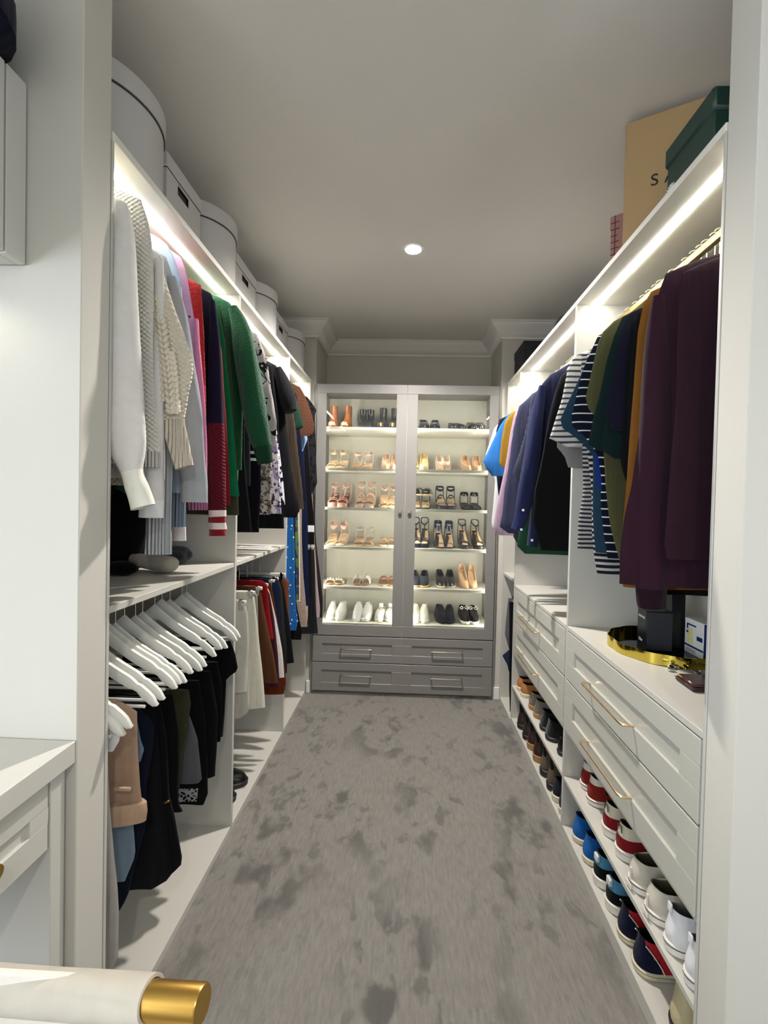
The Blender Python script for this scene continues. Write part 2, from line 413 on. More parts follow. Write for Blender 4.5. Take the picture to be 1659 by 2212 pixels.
for a, b, kx, hx in ((x0+.001, xm-.0015, xm-.034, 1), (xm+.0015, x1-.001, xm+.034, -1)):
    fw = .073; z0, z1 = .437, 2.258; hi = 2.192; lo = .516
    if hx > 0: ga, gb = a+.068, b-.075
    else: ga, gb = a+.075, b-.064
    d = CP('door', add(box(a, b, YC, YC+.019, hi, z1, .0015), box(a, b, YC, YC+.019, z0, lo, .0015), box(a, ga, YC, YC+.019, lo, hi, .0015), box(gb, b, YC, YC+.019, lo, hi, .0015)), M_CAB)
    CP('glass_pane', box(ga-.004, gb+.004, YC+.010, YC+.013, lo-.004, hi+.004), M_GLASS, d)
    CP('knob', lathe([(.001, -.026), (.012, -.025), (.0145, -.020), (.012, -.014), (.006, -.010), (.006, 0), (.012, .0)], (kx, YC, 1.348), 20, 'y'), M_NICKEL, d, True, 'small nickel door knob')
    for z0, z1 in ((.243, .430), (.030, .237)):
        fy = YC+.007
        w1, w2 = a+.07, b-.07
        d = CP('drawer', add(box(a, b, YC, YC+.019, z1-.055, z1, .0015), box(a, b, YC, YC+.019, z0, z0+.06, .0015), box(a, w1, YC, YC+.019, z0+.06, z1-.055, .0015), box(w2, b, YC, YC+.019, z0+.06, z1-.055, .0015), box(w1, w2, fy, YC+.019, z0+.06, z1-.055)), M_CAB)
        hm = (-.354 if hx > 0 else .303); hz = z1-.083
        CP('handle', tube(smoothpath([(hm-.108, YC, hz), (hm-.108, YC-.022, hz), (hm-.104, YC-.028, hz), (hm, YC-.028, hz), (hm+.104, YC-.028, hz), (hm+.108, YC-.022, hz), (hm+.108, YC, hz)], 3), .0042, 8), M_NICKEL, d, True, 'slim nickel bar handle')
        for q in (-1, 1):
            pass
# ------------------------------------------------------------------ dresser, upper cabinet, stool on the left
t = thing('dressing_table', 'white dressing table at the left edge with one drawer and a thick top', 'dressing table', (-1.1, .4, 0)); o = t.location.copy()
def DP(name, vf, mat, par=None, smooth=False, label=None): return obj(name, *loc(vf, o), mat, par or t, smooth, label)
DP('table_top', box(-1.35, XL-.001, -.35, .938, .828, .877, .002), M_DESK)
DP('end_panel', box(-1.34, -.735, .888, .924, 0, .828, .001), M_DESK); DP('end_panel', box(-1.34, -.735, -.34, -.30, 0, .828, .001), M_DESK)
DP('filler_strip', box(-1.3, -.745, .925, .938, 0, .827), M_DESK)
a, b, z0, z1, fw = .12, .884, .676, .824, .058
d = DP('drawer', add(box(-.737, -.755, a, b, z1-fw, z1, .0015), box(-.737, -.755, a, b, z0, z0+fw, .0015), box(-.737, -.755, a, a+.045, z0+fw, z1-fw), box(-.737, -.755, b-.045, b, z0+fw, z1-fw), box(-.744, -.755, a+.045, b-.045, z0+fw, z1-fw)), M_DESK)
DP('drawer_body', box(-1.2, -.755, a+.02, b-.01, .685, .81), M_DESK, d)
DP('knob', lathe([(.001, .03), (.014, .028), (.016, .02), (.007, .012), (.007, 0), (.012, 0)], (-.737, .74, .748), 20, 'x'), M_BRASS, d, True)
t = thing('wall_cabinet', 'grey upper cabinet high on the wall at the left edge', 'cabinet', (-1.1, .5, 1.91)); o = t.location.copy()
DP('carcass', box(-1.34, -.862, -.3, .936, 1.915, 2.30, .001), M_DESK)
DP('door', box(-.842, -.861, .30, .885, 1.917, 2.30, .0015), M_DESK); DP('door', box(-.842, -.861, -.3, .296, 1.917, 2.30, .0015), M_DESK)
DP('side_filler', box(-.842, -.861, .889, .936, 1.915, 2.30, .001), M_DESK)
DP('light_fitting', box(-1.15, -.93, .3, .86, 1.909, 1.916, .001), paint('fitting_grey', 'b9b9b2', .5))
tag(obj('storage_bag', *xf(lathe([(.001, .23), (.06, .22), (.12, .16), (.15, .08), (.15, .02), (.12, 0), (.001, 0)], n=24), lambda v: Vector((v.x-.925, v.y*.9+.79, v.z+2.301))), fabric('1a1d33')), 'dark navy bag on top of the upper cabinet, top left corner', 'bag')
t = thing('dressing_stool', 'brass framed stool with a cream sling rolled over its top bar', 'stool', (-.45, .52, 0))
ax = Vector((-.2505, .51, .868)); A = atY(.46, 438, 2170); B = atY(.52, -330, 2108)
dirn = (B-A).normalized(); o = t.location.copy()
def cyl(p, q, r, n=36, e=0): 
    return tube([p, p+(q-p)*.004, p+(q-p)*.5, q-(q-p)*.004, q], [r-.001, r, r, r, r-.001], n)
obj('top_rail', *loc(cyl(A, B, .0172), o), M_BRASS, t, True, 'brushed brass round bar')
sl = A+dirn*.061
rings = []
up = Vector((0, 0, 1)); side = dirn.cross(up).normalized(); up2 = side.cross(dirn)
for k in range(15):
    u = k/14; c = sl+(B-sl)*u; rg = []
    for j in range(40):
        an = 2*pi*j/40; r = .0212+.0006*sin(7*u+3*an)
        off = dirn*(.004*sin(an) if k == 0 else 0)
        rg.append(c+off+side*r*cos(an)+up2*r*sin(an))
    rings.append(rg)
inner = [[p+(sl-p)*.16+dirn*.0 for p in rings[0]]]
obj('fabric_sleeve', *loc(loft(inner+rings, False, False), o), fabric('ccc5b6', 'plain'), t, True, 'cream woven sling rolled over the bar')
fb = [[(A.x-.02, A.y, A.z-.016), (A.x-.02, A.y, .02)]]
for px in (-.032, -.37):
    p = A+(B-A)*(abs(px)/abs((B-A).x)); obj('leg', *loc(tube([(p.x, p.y, p.z-.012), (p.x, p.y, .012)], .0055, 10), o), M_BRASS, t)
obj('back_sling', *loc(box(A.x-.36, A.x-.075, A.y+.018, A.y+.026, .46, A.z, .002), o), fabric('e9e3d6', 'plain'), t)
obj('base_frame', *loc(add(tube([(A.x-.03, A.y, .012), (A.x-.03, A.y-.42, .012)], .0055, 8), tube([(A.x-.37, A.y, .012), (A.x-.37, A.y-.42, .012)], .0055, 8), tube([(A.x-.03, A.y-.42, .012), (A.x-.37, A.y-.42, .012)], .0055, 8)), o), M_BRASS, t)
obj('seat', *loc(box(A.x-.38, A.x-.02, A.y-.42, A.y, .44, .47, .008), o), fabric('e9e3d6', 'plain'), t)
# ------------------------------------------------------------------ clothes
NZ = [0]
YS = {}
YS[(-1, False, -.90)] = [1.085, 1.135, 1.175, 1.205, 1.235, 1.275, 1.335, 1.38, 1.395, 1.465, 1.525, 1.56, 1.6, 1.645, 1.705, 1.885, 1.93, 1.955, 2.0, 2.04, 2.1, 2.16, 2.2, 2.28, 2.38, 2.42, 2.5, 2.632, 2.64, 2.66, 2.665, 2.69, 2.7, 2.735, 2.76, 2.79, 2.82, 2.84, 2.9, 2.97, 2.98, 3.05]
YS[(1, False, .86)] = [1.115, 1.18, 1.24, 1.28, 1.3, 1.335, 1.36, 1.39, 1.43, 1.5, 1.57, 1.6, 1.64, 1.68, 1.735, 1.79, 1.85, 2.03, 2.14, 2.24, 2.28, 2.33, 2.37, 2.4, 2.44, 2.53, 2.62, 2.7, 2.76]
YS[(-1, True, -.885)] = [1.068, 1.098, 1.14, 1.165, 1.175, 1.225, 1.255, 1.3, 1.36, 1.4, 1.435, 1.46, 1.5, 1.575, 1.63, 1.69]
YS[(-1, True, -.875)] = [1.9, 1.935, 2.01, 2.06, 2.11, 2.16, 2.2, 2.245, 2.285, 2.31, 2.38, 2.44, 2.52]
YS[(1, True, 9)] = [2.9, 2.92, 2.93, 2.97]
def interp(E, z):
    if z >= E[0][1]: return E[0][0]
    for (xa, za), (xb, zb) in zip(E, E[1:]):
        if z >= zb: return xa+(xb-xa)*(za-z)/max(1e-6, za-zb)
    return E[-1][0]
def ring(xm, y, z, a, b, fold, nf, ph, n=36, tilt=0):
    out = []
    for j in range(n):
        an = 2*pi*j/n; c, s = cos(an), sin(an)
        cx = abs(c)**.85*(1 if c > 0 else -1); sy = abs(s)**.75*(1 if s > 0 else -1)
        yy = y+b*sy*(1-.25*abs(cx)**4)+fold*sin(nf*cx*2.2+ph+z*1.3)
        xx = xm+a*cx+fold*.5*sin(ph*2+z*9)*abs(cx)
        out.append(Vector((xx, yy, z+tilt*cx*a)))
    return out
def garment(name, label, cat, group, y, edge, th, mat, sleeves=(), bands=(), hang=False, fold=.008, nf=2.5, xc=None, back=None, side=-1, neck=.055, collar=None, tilt=0):
    xc = xc if xc is not None else (-.90 if side < 0 else .86)
    key = (side, hang, xc if group != 'clothes in the narrow right bay' else 9)
    gap = min([abs(q-y) for q in YS.get(key, []) if abs(q-y) > 1e-6]+[.2])
    th = max(.0055, min(th, gap*.44)); fold = min(fold, gap*.22)
    P_ = [atY(y, *p) for p in edge]
    E = [(P_[0].x, P_[0].z)]
    for p in P_[1:]:
        if p.z < E[-1][1]-.001: E.append((p.x, p.z))
    ph = R.uniform(0, 6)
    ztop, zb = E[0][1], E[-1][1]; lim = BL+.015 if side < 0 else BR-.015
    t = thing(name, label, cat, (xc, y, zb), 0, group); o = t.location.copy()
    spl = [(atY(y, interp_px(edge, b[0]), b[0]).z, b[1], b[2]) for b in bands]
    zs = [ztop-(ztop-zb)*i/22 for i in range(23)]
    for s_ in spl: zs += [s_[0]]
    zs = sorted(set(round(z, 4) for z in zs if z >= zb-1e-4), reverse=True)
    rings = []
    if not hang:
        tx = E[0][0]
        for u in (0, .25, .5, .75, .92):
            hx = abs(tx-xc)*u+.045*(1-u); z = min(ztop+neck*(1-u**1.5), (2.2215 if side < 0 else 2.1745)-.0005*u)
            rings.append((z, ring(xc, y, z, hx, th*(.55+.3*u), 0, nf, ph)))
    for z in zs:
        xf_ = interp(E, z); xb = back if back is not None else 2*xc-xf_
        xb = max(xb, lim) if side < 0 else min(xb, lim)
        g = min(1, (ztop-z)/.35); b = th*(.85+.3*g) if not hang else th*(.7+.5*g)
        rings.append((z, ring((xf_+xb)/2, y, z, abs(xf_-xb)/2, b, fold*g, nf, ph, tilt=tilt*g)))
    NZ[0] = min(ztop+neck, 2.17)
    cuts = [('body', mat, 1e9)]+[(nm, m, z) for z, nm, m in sorted(spl, key=lambda q: -q[0])]
    for i, (nm, m, z) in enumerate(cuts):
        zl = cuts[i+1][2] if i+1 < len(cuts) else -1e9
        seg = [r for zz, r in rings if zz <= z+2e-4 and zz >= zl-2e-4]
        if len(seg) > 1: obj(nm, *loc(loft(seg, i == 0, i == len(cuts)-1), o), m, t)
    for sl in sleeves:
        pts, smat, ci, cmat, off = (list(sl)+[None]*5)[:5]
        ys = y-(off if off is not None else th*.8)
        W = []
        for (px, py, hw) in pts:
            c = atY(ys, px, py); W.append((c.x, c.z, hw*ys/F))
        k = 5; W = smoothpath(W, k); rr = []
        for i, (x, z, hw) in enumerate(W):
            a = W[max(0, i-1)]; b = W[min(len(W)-1, i+1)]; tx, tz = b[0]-a[0], b[1]-a[1]; L = sqrt(tx*tx+tz*tz) or 1
            ux, uz = -tz/L, tx/L; hw = max(hw, .006); bb = max(.010, min(hw*.75, th*1.3, .034)); rg = []
            for j in range(20):
                an = 2*pi*j/20; rw = 1+.05*sin(3*an+i*.35+ph)
                rg.append(Vector((x+ux*hw*rw*cos(an), ys+bb*rw*sin(an)+.2*fold*sin(i*.6), z+uz*hw*rw*cos(an))))
            rr.append(rg)
        if isinstance(ci, list):
            cu = [(0, 'sleeve', smat or mat)]+ci+[(len(pts)-1, '', None)]; par = None
            for (i0, nm, m_), (i1, _a, _b) in zip(cu, cu[1:]):
                q_ = obj(nm, *loc(loft(rr[i0*k:i1*k+1], i0 == 0, i1 == len(pts)-1), o), m_, par or t); par = par or q_
        elif ci is None: obj('sleeve', *loc(loft(rr), o), smat or mat, t)
        else:
            q = ci*k; s_ = obj('sleeve', *loc(loft(rr[:q+1], True, False), o), smat or mat, t)
            obj('cuff', *loc(loft(rr[q:], False, True), o), cmat or smat or mat, s_)
    if collar:
        rr = [[Vector((xc+.07*k*cos(2*pi*j/20), y+.03*k*sin(2*pi*j/20), ztop+neck+dz)) for j in range(20)] for k, dz in ((1, -.03), (1.0, .0), (.8, .012), (.7, 0))]
        obj('collar', *loc(loft(rr), o), collar, t)
    LASTG[0] = (t, o)
    return t, o
LASTG = [None]
def interp_px(edge, py):
    for (xa, ya), (xb, yb) in zip(edge, edge[1:]):
        if ya <= py <= yb or yb <= py <= ya: return xa+(xb-xa)*(py-ya)/((yb-ya) or 1)
    return edge[-1][0]
f = fabric
GL = 'tops on the upper rail of the left row'
def G(label, y, edge, th, mat, name='sweater', cat='sweater', **k): return garment(name, label, cat, k.pop('group', GL), y, edge, th, mat, **k)
RIBW = f('ecebe4', 'rib'); 
G('white fine-knit sweater nearest the doorway, full sleeve ending in a cream cuff', 1.085, [(268, 436), (288, 520), (290, 700), (285, 900), (275, 1000)], .022, f('e5e2dc', 'knit'),
  sleeves=[([(262, 440, 12), (262, 520, 30), (263, 700, 36), (265, 880, 44), (275, 960, 42), (285, 1018, 24), (296, 1055, 25), (308, 1096, 26)], f('e5e2dc', 'knit'), 5, f('efeee0', 'plain'), .012)])
G('off-white sweater with a lumpy cable edge, second from the doorway', 1.135, [(305, 432), (318, 470), (326, 519), (330, 600), (330, 742), (334, 850), (341, 940), (343, 1010)], .024, f('dcd8cc', 'cable'),
  bands=[(975, 'hem_band', f('dedacf', 'rib'))])
G('chunky cream cable-knit sweater with a wide balloon sleeve and ribbed cuff', 1.205, [(331, 540), (345, 600), (350, 700), (356, 800), (356, 900), (352, 1020), (350, 1050)], .028, f('e0d6c2', 'cable'),
  sleeves=[([(336, 560, 8), (352, 660, 22), (366, 740, 36), (374, 800, 44), (372, 860, 36), (371, 908, 27), (384, 955, 24), (399, 1010, 20)], f('e0d6c2', 'cable'), 5, f('e8dcc8', 'rib'), .02)])
_t, _o = LASTG[0]
def braid(px_path, hw, y, mat, par, o, name='cable_braid'):
    W = smoothpath([(*atY(y, a_, b_),) for a_, b_ in px_path], 8); n = len(W); P_ = []
    for s_ in (-1, 1):
        for i in range(0, n-2, 2):
            a, b = Vector(W[i]), Vector(W[min(n-1, i+3)])
            P_.append(tube([a+Vector((s_*hw, 0, 0)), (a*2+b)/3+Vector((s_*hw*.8, -.005, 0)), (a+b*2)/3+Vector((s_*hw*.3, -.006, 0)), b+Vector((-s_*hw*.1, 0, 0))], [.003, .0065, .0065, .003], 7))
    obj(name, *loc(add(*P_), o), mat, par)
braid([(349, 690), (355, 740), (361, 790), (367, 840), (371, 895)], .011, 1.166, f('e2d8c4', 'plain'), _t, _o)
braid([(337, 640), (341, 690), (345, 750), (349, 810), (353, 870)], .008, 1.168, f('e2d8c4', 'plain'), _t, _o)
braid([(371, 760), (378, 800), (382, 850), (384, 895)], .006, 1.168, f('e2d8c4', 'plain'), _t, _o)
G('short white sweater hem below the cream cable knit', 1.175, [(340, 545), (352, 580), (352, 800), (350, 1035)], .018, f('dfddd8', 'knit'), sleeves=[([(344, 560, 8), (338, 800, 18), (330, 1000, 24), (327, 1080, 26), (326, 1118, 26)], None, 3, f('e8e8e6', 'plain'), .006)], xc=-.93)
G('pale grey ribbed sweater whose long sleeve hangs lowest above the shelf', 1.235, [(346, 552), (362, 600), (368, 800), (368, 1040)], .018, f('b9bcbf', 'knit'),
  sleeves=[([(350, 800, 20), (350, 1000, 24), (342, 1130, 28), (341, 1197, 30)], f('c2c5c8', 'rib'), 2, f('c6c9cc', 'rib'), .02)])
G('mid grey wool sweater with a straight plain sleeve', 1.275, [(359, 556), (372, 590), (383, 640), (399, 700), (409, 760), (418, 850), (424, 930), (430, 990)], .024, f('a6a9ad', 'plain'),
  sleeves=[([(368, 600, 12), (386, 700, 22), (396, 800, 26), (406, 900, 30), (414, 985, 29), (419, 1040, 30), (419, 1085, 29)], f('a9acb0', 'plain'), 5, f('adb0b4', 'plain'), .012)])
G('light blue sweater showing a ribbed hem under the grey one', 1.335, [(362, 529), (378, 560), (390, 606), (398, 700), (400, 900), (396, 1040)], .022, f('b3c6dc', 'plain'), sleeves=[([(384, 620, 8), (388, 900, 12), (386, 1065, 16), (386, 1138, 15)], None, 2, f('8fa0b3', 'rib'), .006)])
G('small white sweater hem peeping out below the light blue one', 1.38, [(372, 560), (390, 640), (396, 900), (396, 1040)], .016, f('e6dcd8', 'plain'), sleeves=[([(380, 700, 1.5), (386, 1000, 12), (387, 1168, 15)], None, None, None, .004)])
t, o = G('pale pink sweater with two dark buttons and a ribbed pink hem', 1.395, [(391, 556), (403, 590), (411, 640), (421, 700), (436, 800), (443, 880), (446, 960), (446, 1035)], .024, f('dba9c4', 'knit'), sleeves=[([(424, 690, 1.5), (431, 880, 12), (428, 1030, 20), (427, 1062, 22), (427, 1102, 22)], f('d987ae', 'knit'), 2, f('d987ae', 'rib'), .008)])
for px in (401, 409.5):
    c = atY(1.368, px, 684)-o; obj('button', *xf(lathe([(.001, -.002), (.0035, -.002), (.0035, .002)], n=12, axis='y'), lambda v: v+c), M_BLACK, t)
G('red fluffy cardigan between the pink and navy sweaters', 1.465, [(434, 616), (438, 660), (443, 720), (445, 800), (445, 900)], .024, f('c42320', 'fuzzy'))
NV1, MR1, WS1, RD1 = f('1a1733', 'twill'), f('741629', 'cable'), f('e5dcd4', 'plain'), f('a5161f', 'fuzzy')
G('navy sweater with a maroon lower sleeve and two white stripes at its red cuff', 1.525, [(456, 634), (464, 660), (475, 730), (481, 810), (483, 915), (484, 1000)], .026, NV1, bands=[(918, 'lower_panel', MR1)],
  sleeves=[([(458, 650, 6), (464, 760, 13), (467, 916, 18), (468, 1010, 19), (469, 1102, 19), (470, 1116, 19), (470, 1129, 19), (470, 1143, 19), (470, 1157, 18)], NV1, [(2, 'maroon_panel', MR1), (4, 'stripe', WS1), (5, 'stripe', RD1), (6, 'stripe', WS1), (7, 'cuff', RD1)], None, .012)])
G('dark red scarf end beside the striped navy sweater', 1.56, [(460, 660), (478, 760), (488, 900), (493, 1092)], .014, f('8d1220', 'plain'), cat='scarf', name='scarf', back=atY(1.56, 452, 1000).x)
G('emerald green cardigan half hidden by the fluffy green one', 1.60, [(470, 656), (488, 740), (498, 860), (505, 940), (514, 1030), (520, 1072)], .022, f('147a4c', 'plain'), bands=[(1030, 'hem_band', f('148052', 'plain'))])
G('olive sweater with a flat hem below the green cardigans', 1.645, [(476, 660), (495, 760), (505, 900), (516, 1000), (517, 1113)], .02, f('4a4c34', 'plain'))
G('fluffy dark green mohair cardigan with a long ribbed sleeve', 1.705, [(496, 654), (506, 668), (520, 720), (528, 800), (526, 900), (520, 1015)], .034, f('14673c', 'fuzzy'),
  sleeves=[([(502, 664, 10), (520, 712, 20), (533, 780, 25), (545, 860, 26), (557, 930, 24), (567, 965, 20), (574, 1000, 17)], f('126239', 'fuzzy'), 5, f('115631', 'rib'), .028)])
# second bay
G('black jacket with a rounded collar just past the fluffy green cardigan', 1.885, [(515, 668), (521, 700), (526, 780), (530, 900), (530, 1000), (541, 1150)], .022, f('141318', 'plain'), name='jacket', cat='jacket')
G('charcoal top hanging behind the green cardigan sleeve', 1.93, [(530, 718), (540, 760), (545, 860), (542, 960), (541, 1050)], .018, f('3a3d44', 'plain'), name='blouse', cat='blouse')
G('black blouse with narrow white stripes at the waist, left row', 1.955, [(540, 722), (552, 800), (560, 930), (564, 1060), (560, 1150)], .018, f('0d0d18', 'plain'), name='blouse', cat='blouse', bands=[(975, 'stripe', f('e8e8e8')), (981, 'lower_panel', f('0d0d18')), (990, 'stripe', f('e8e8e8')), (996, 'skirt_panel', f('0d0d18'))])
t, o = G('grey leopard print blouse with a white scarf collar edged in black', 2.0, [(556, 722), (561, 735), (572, 762), (580, 800), (587, 840), (594, 870), (600, 910), (598, 950), (595, 965)], .028, f('b6b2ae', 'leopard', '1d1c1f', .045, .42), name='blouse', cat='blouse')
c = [atY(1.965, *p)-o for p in ((552, 776), (556, 790), (568, 802), (578, 822), (566, 832), (553, 836))]
obj('scarf_collar', *loft([[p+Vector((0, dy, 0)) for p in c] for dy in (-.004, .004)]), f('dcdad8', 'plain'), t)
obj('piping', *add(tube([c[1]+Vector((0, -.005, 0)), c[2]+Vector((0, -.006, 0)), c[3]+Vector((0, -.006, 0)), c[4]+Vector((0, -.006, 0)), c[5]+Vector((0, -.005, 0))], .0025, 6), tube([c[0]+Vector((0, -.005, -.04)), c[3]+Vector((0, -.006, 0.0))], .002, 6)), M_BLACK, t)
G('frilled beige and white floral blouse below the leopard print sleeve', 2.04, [(562, 740), (578, 860), (584, 960), (586, 1040), (588, 1100), (585, 1112)], .024, f('cfc6ba', 'floral', '8f7f70', .03), name='blouse', cat='blouse', fold=.016, nf=5)
G('lilac and black patterned blouse with white ribbon ties', 2.10, [(570, 760), (590, 880), (600, 980), (608, 1060), (612, 1110)], .022, f('b9a8cf', 'floral', 'e9e6ee', .03), name='blouse', cat='blouse', fold=.014, nf=4)
G('white blouse edge beside the lilac patterned one', 2.16, [(575, 770), (595, 900), (610, 1050), (614, 1090)], .014, f('dddde2', 'floral', '16161a', .03), name='blouse', cat='blouse')
G('long black jacket with short puffed sleeves in the middle left bay', 2.28, [(597, 790), (604, 810), (612, 860), (618, 930), (628, 1000), (640, 1060), (650, 1100), (640, 1118)], .03, f('0f0f13', 'twill'), name='jacket', cat='jacket',
  sleeves=[([(600, 795, 8), (612, 830, 15), (622, 865, 17), (628, 888, 14)], f('15151a', 'twill'), None, None, .03)])
G('black top hanging low behind the long black jacket', 2.2, [(588, 790), (600, 900), (606, 1000), (612, 1100), (612, 1142)], .02, f('0b0b0e', 'plain'), name='blouse', cat='blouse')
G('brown and black tweed jacket, a narrow strip between black coats', 2.42, [(617, 816), (628, 860), (640, 930), (647, 1000), (652, 1060), (654, 1100)], .018, f('6a5a48', 'plaid', '2a2420', .008, .5), name='jacket', cat='jacket')
G('black jacket with a short sleeve in front of the green one', 2.38, [(612, 808), (622, 840), (630, 880), (634, 893)], .024, f('1a1b1e', 'twill'), name='jacket', cat='jacket')
G('bottle green jacket with wide three-quarter sleeves', 2.50, [(628, 826), (638, 855), (648, 890), (656, 922), (645, 928)], .03, f('1f4234', 'plain'), name='jacket', cat='jacket')
# third bay
G('rust brown fur jacket near the shoe cabinet', 2.70, [(648, 836), (655, 848), (664, 868), (672, 890), (679, 918), (676, 935), (668, 942)], .05, f('6b3f25', 'fuzzy'), name='jacket', cat='jacket')
G('navy dress with two bright buttons behind the brown fur jacket', 2.64, [(640, 850), (648, 930), (655, 1000), (664, 1083)], .02, f('161c38', 'twill'), name='dress', cat='dress')
G('light blue blouse tip below the brown fur jacket', 2.76, [(650, 860), (662, 930), (665, 950), (655, 975)], .018, f('8fb0d8', 'plain'), name='blouse', cat='blouse')
GD = 'long dresses in the far left bay'
def D(label, y, edge, th, mat, **k): return garment('dress', label, 'dress', GD, y, edge, th, mat, **k)
D('long black dress with a white band and a patterned band at its hem', 2.82, [(652, 855), (666, 960), (672, 1060), (678, 1120), (681, 1187)], .024, f('08080a', 'plain'), bands=[(1135, 'white_band', f('e6e6ea')), (1149, 'lower_panel', f('08080a')), (1176, 'patterned_band', f('c9c6c6', 'plaid', '2c2a2e', .03, .4))])
D('bright blue dress with small white spots', 2.632, [(634, 900), (637, 1000), (634, 1120), (636, 1250), (640, 1310), (645, 1345), (640, 1362)], .02, f('2572bf', 'spots', 'dce8f5', .022, .22), back=-1.0, xc=-.86)
D('green and yellow leafy print dress, a narrow strip', 2.665, [(640, 900), (644, 1100), (646, 1200), (646, 1297)], .014, f('6c8f4c', 'floral', '454d78', .05))
D('white dress edge beside the leafy print one', 2.69, [(643, 900), (646, 1100), (648, 1200), (648, 1299)], .008, f('e8e6e0'))
D('beige crinkled dress with a square hem', 2.735, [(648, 900), (652, 1150), (655, 1250), (661, 1320), (664, 1354)], .02, f('b39d8d', 'fuzzy'))
D('navy dress hanging behind the black one with white bands', 2.79, [(655, 900), (664, 1150), (667, 1250), (667, 1309)], .016, f('12204a', 'plain'))
D('pale lace-edged dress end above the drawers', 2.84, [(658, 900), (664, 1200), (665, 1320), (663, 1350)], .012, f('cdbfb6', 'plain'))
D('black satin dress reaching below the others', 2.90, [(664, 900), (676, 1150), (680, 1250), (684, 1320), (687, 1369)], .022, f('101116', 'satin'))
D('dusty pink long dress edged in white', 2.98, [(668, 900), (680, 1180), (686, 1260), (692, 1320), (690, 1334)], .016, f('c4adb0', 'plain'))
D('dark brown sheer dress closest to the shoe cabinet', 3.05, [(670, 900), (683, 1150), (690, 1230), (697, 1300), (697, 1334)], .02, f('251f1d', 'satin'))
G('black and white ruffled blouse closest to the shoe cabinet', 2.97, [(664, 858), (675, 872), (684, 886), (680, 900), (681, 930), (683, 1000), (685, 1045), (677, 1062)], .04, f('121217', 'lace', '2a2a30', .03), name='blouse', cat='blouse')
D('short black skirt hem under the blue spotted dress', 2.66, [(634, 1000), (640, 1300), (652, 1365), (650, 1382)], .018, f('0a0a0b', 'plain'))
# -------- hangers and hanging clothes under the left shelf
def hooktube(z0, r, zc, rad=.0017):
    """neck wire from z0 up to a hook of radius r centred on the rail at zc"""
    P_ = [(0, 0, z0), (0, 0, z0+(zc-r-z0)*.6)]
    for k in range(13):
        a = -pi/2+(k/12)*(pi*1.35); P_.append((r*cos(a)*(1 if k else .3), 0, zc+r*sin(a)))
    return tube(P_, rad, 7)
def wood_hanger(name, label, loc_, rz, mat, group, half=.222, drop=.15, hookz=.06, bar=True, hookmat=None, th=.0065, hookr=.0145):
    t = thing(name, label, 'hanger', loc_, rz, group); rings = []
    for i in range(41):
        u = -1+2*i/40; a = abs(u)
        z = -drop*(a**1.25)*1.0-.012*sin(pi*min(1, a*1.4))+.0
        h = .019-.003*a
        if .68 < a < .80: h -= .0055*sin((a-.68)/.12*pi)
        if a > .9: h *= sqrt(max(.02, 1-((a-.9)/.1)**2))
        if a < .1: h += .006*(1-a/.1)
        ww = th*(1-.15*a); sg = 1 if u > 0 else -1
        rg = []
        for j in range(10):
            an = 2*pi*j/10+.314; rg.append(Vector((u*half, ww*1.25*max(-1, min(1, 1.15*cos(an))), z+h*max(-1, min(1, 1.15*sin(an))))))
        rings.append(rg)
    obj('shoulder_bar', *loft(rings), mat, t)
    if bar: obj('trouser_bar', *tube([(-half*.84, 0, -drop-.006), (half*.84, 0, -drop-.006)], .0045, 8), mat, t)
    obj('hook', *hooktube(.012, hookr, hookz), hookmat or M_CHROME, t)
    return t
GH = 'white wooden hangers on the lower left rail'
tips = [(268, 1586), (284, 1569), (341.6, 1520), (355, 1508), (382, 1484), (390, 1475), (402, 1472), (417, 1451), (435, 1447), (447, 1436), (467, 1415), (479, 1400), (492, 1397), (512, 1382), (519.5, 1374)]
first = None
hl = ['lowest white wooden hanger at the doorway edge', 'white wooden hanger just above the lowest one by the doorway', 'white wooden hanger with a bare bar, third from the doorway']
for i, tp in enumerate(tips):
    y = .66*F/(882-tp[0]+.0); y = max(y, 1.052+.012*i if i < 2 else 0)
    w_ = atY(y, *tp)
    hx = w_.x-.222
    lb = hl[i] if i < 3 else ('last white wooden hanger against the wardrobe divider' if i == 14 else 'white wooden hanger number %s of the row counted from the doorway, above dark trousers' % ['', '', '', 'four', 'five', 'six', 'seven', 'eight', 'nine', 'ten', 'eleven', 'twelve', 'thirteen', 'fourteen'][i])
    zn = w_.z+.15-.002
    hz = 1.085-zn
    if first is None or True:
        wood_hanger('wooden_hanger', lb, (hx, y, zn), R.uniform(-.02, .02), M_WHITEW, GH, hookz=hz)
GT = 'clothes on the lower left rail'
def TR(label, y, edge, th, mat, name='trousers', cat='trousers', **k):
    k.setdefault('fold', .01); return garment(name, label, cat, GT, y, edge, th, mat, hang=True, xc=-.885, **k)
TR('small white crumpled top at the doorway edge below the hangers', 1.068, [(255, 1545), (262, 1575), (258, 1600), (245, 1622)], .016, f('dadad8', 'plain'), name='blouse', cat='blouse', fold=.012)
TR('long cream linen trousers reaching nearest the wardrobe floor', 1.098, [(232, 1560), (234, 1650), (238, 1740), (247, 1840), (256, 1910), (261, 1970), (261, 2062), (250, 2084)], .018, f('b9b4ab', 'plain'))
t, o = TR('tan trousers with a turned-up hem near the doorway', 1.14, [(262, 1516), (296, 1535), (297, 1612), (303, 1696), (308, 1732)], .022, f('bb9c82', 'plain'))
P_ = atY(1.11, 276, 1700)-o; obj('welt_pocket', *box(P_.x-.03, P_.x+.012, P_.y-.012, P_.y-.004, P_.z-.004, P_.z+.004, .001), f('c3a58b', 'plain'), t)
e = [(308, 1731), (313, 1735), (315, 1755), (313, 1774)]
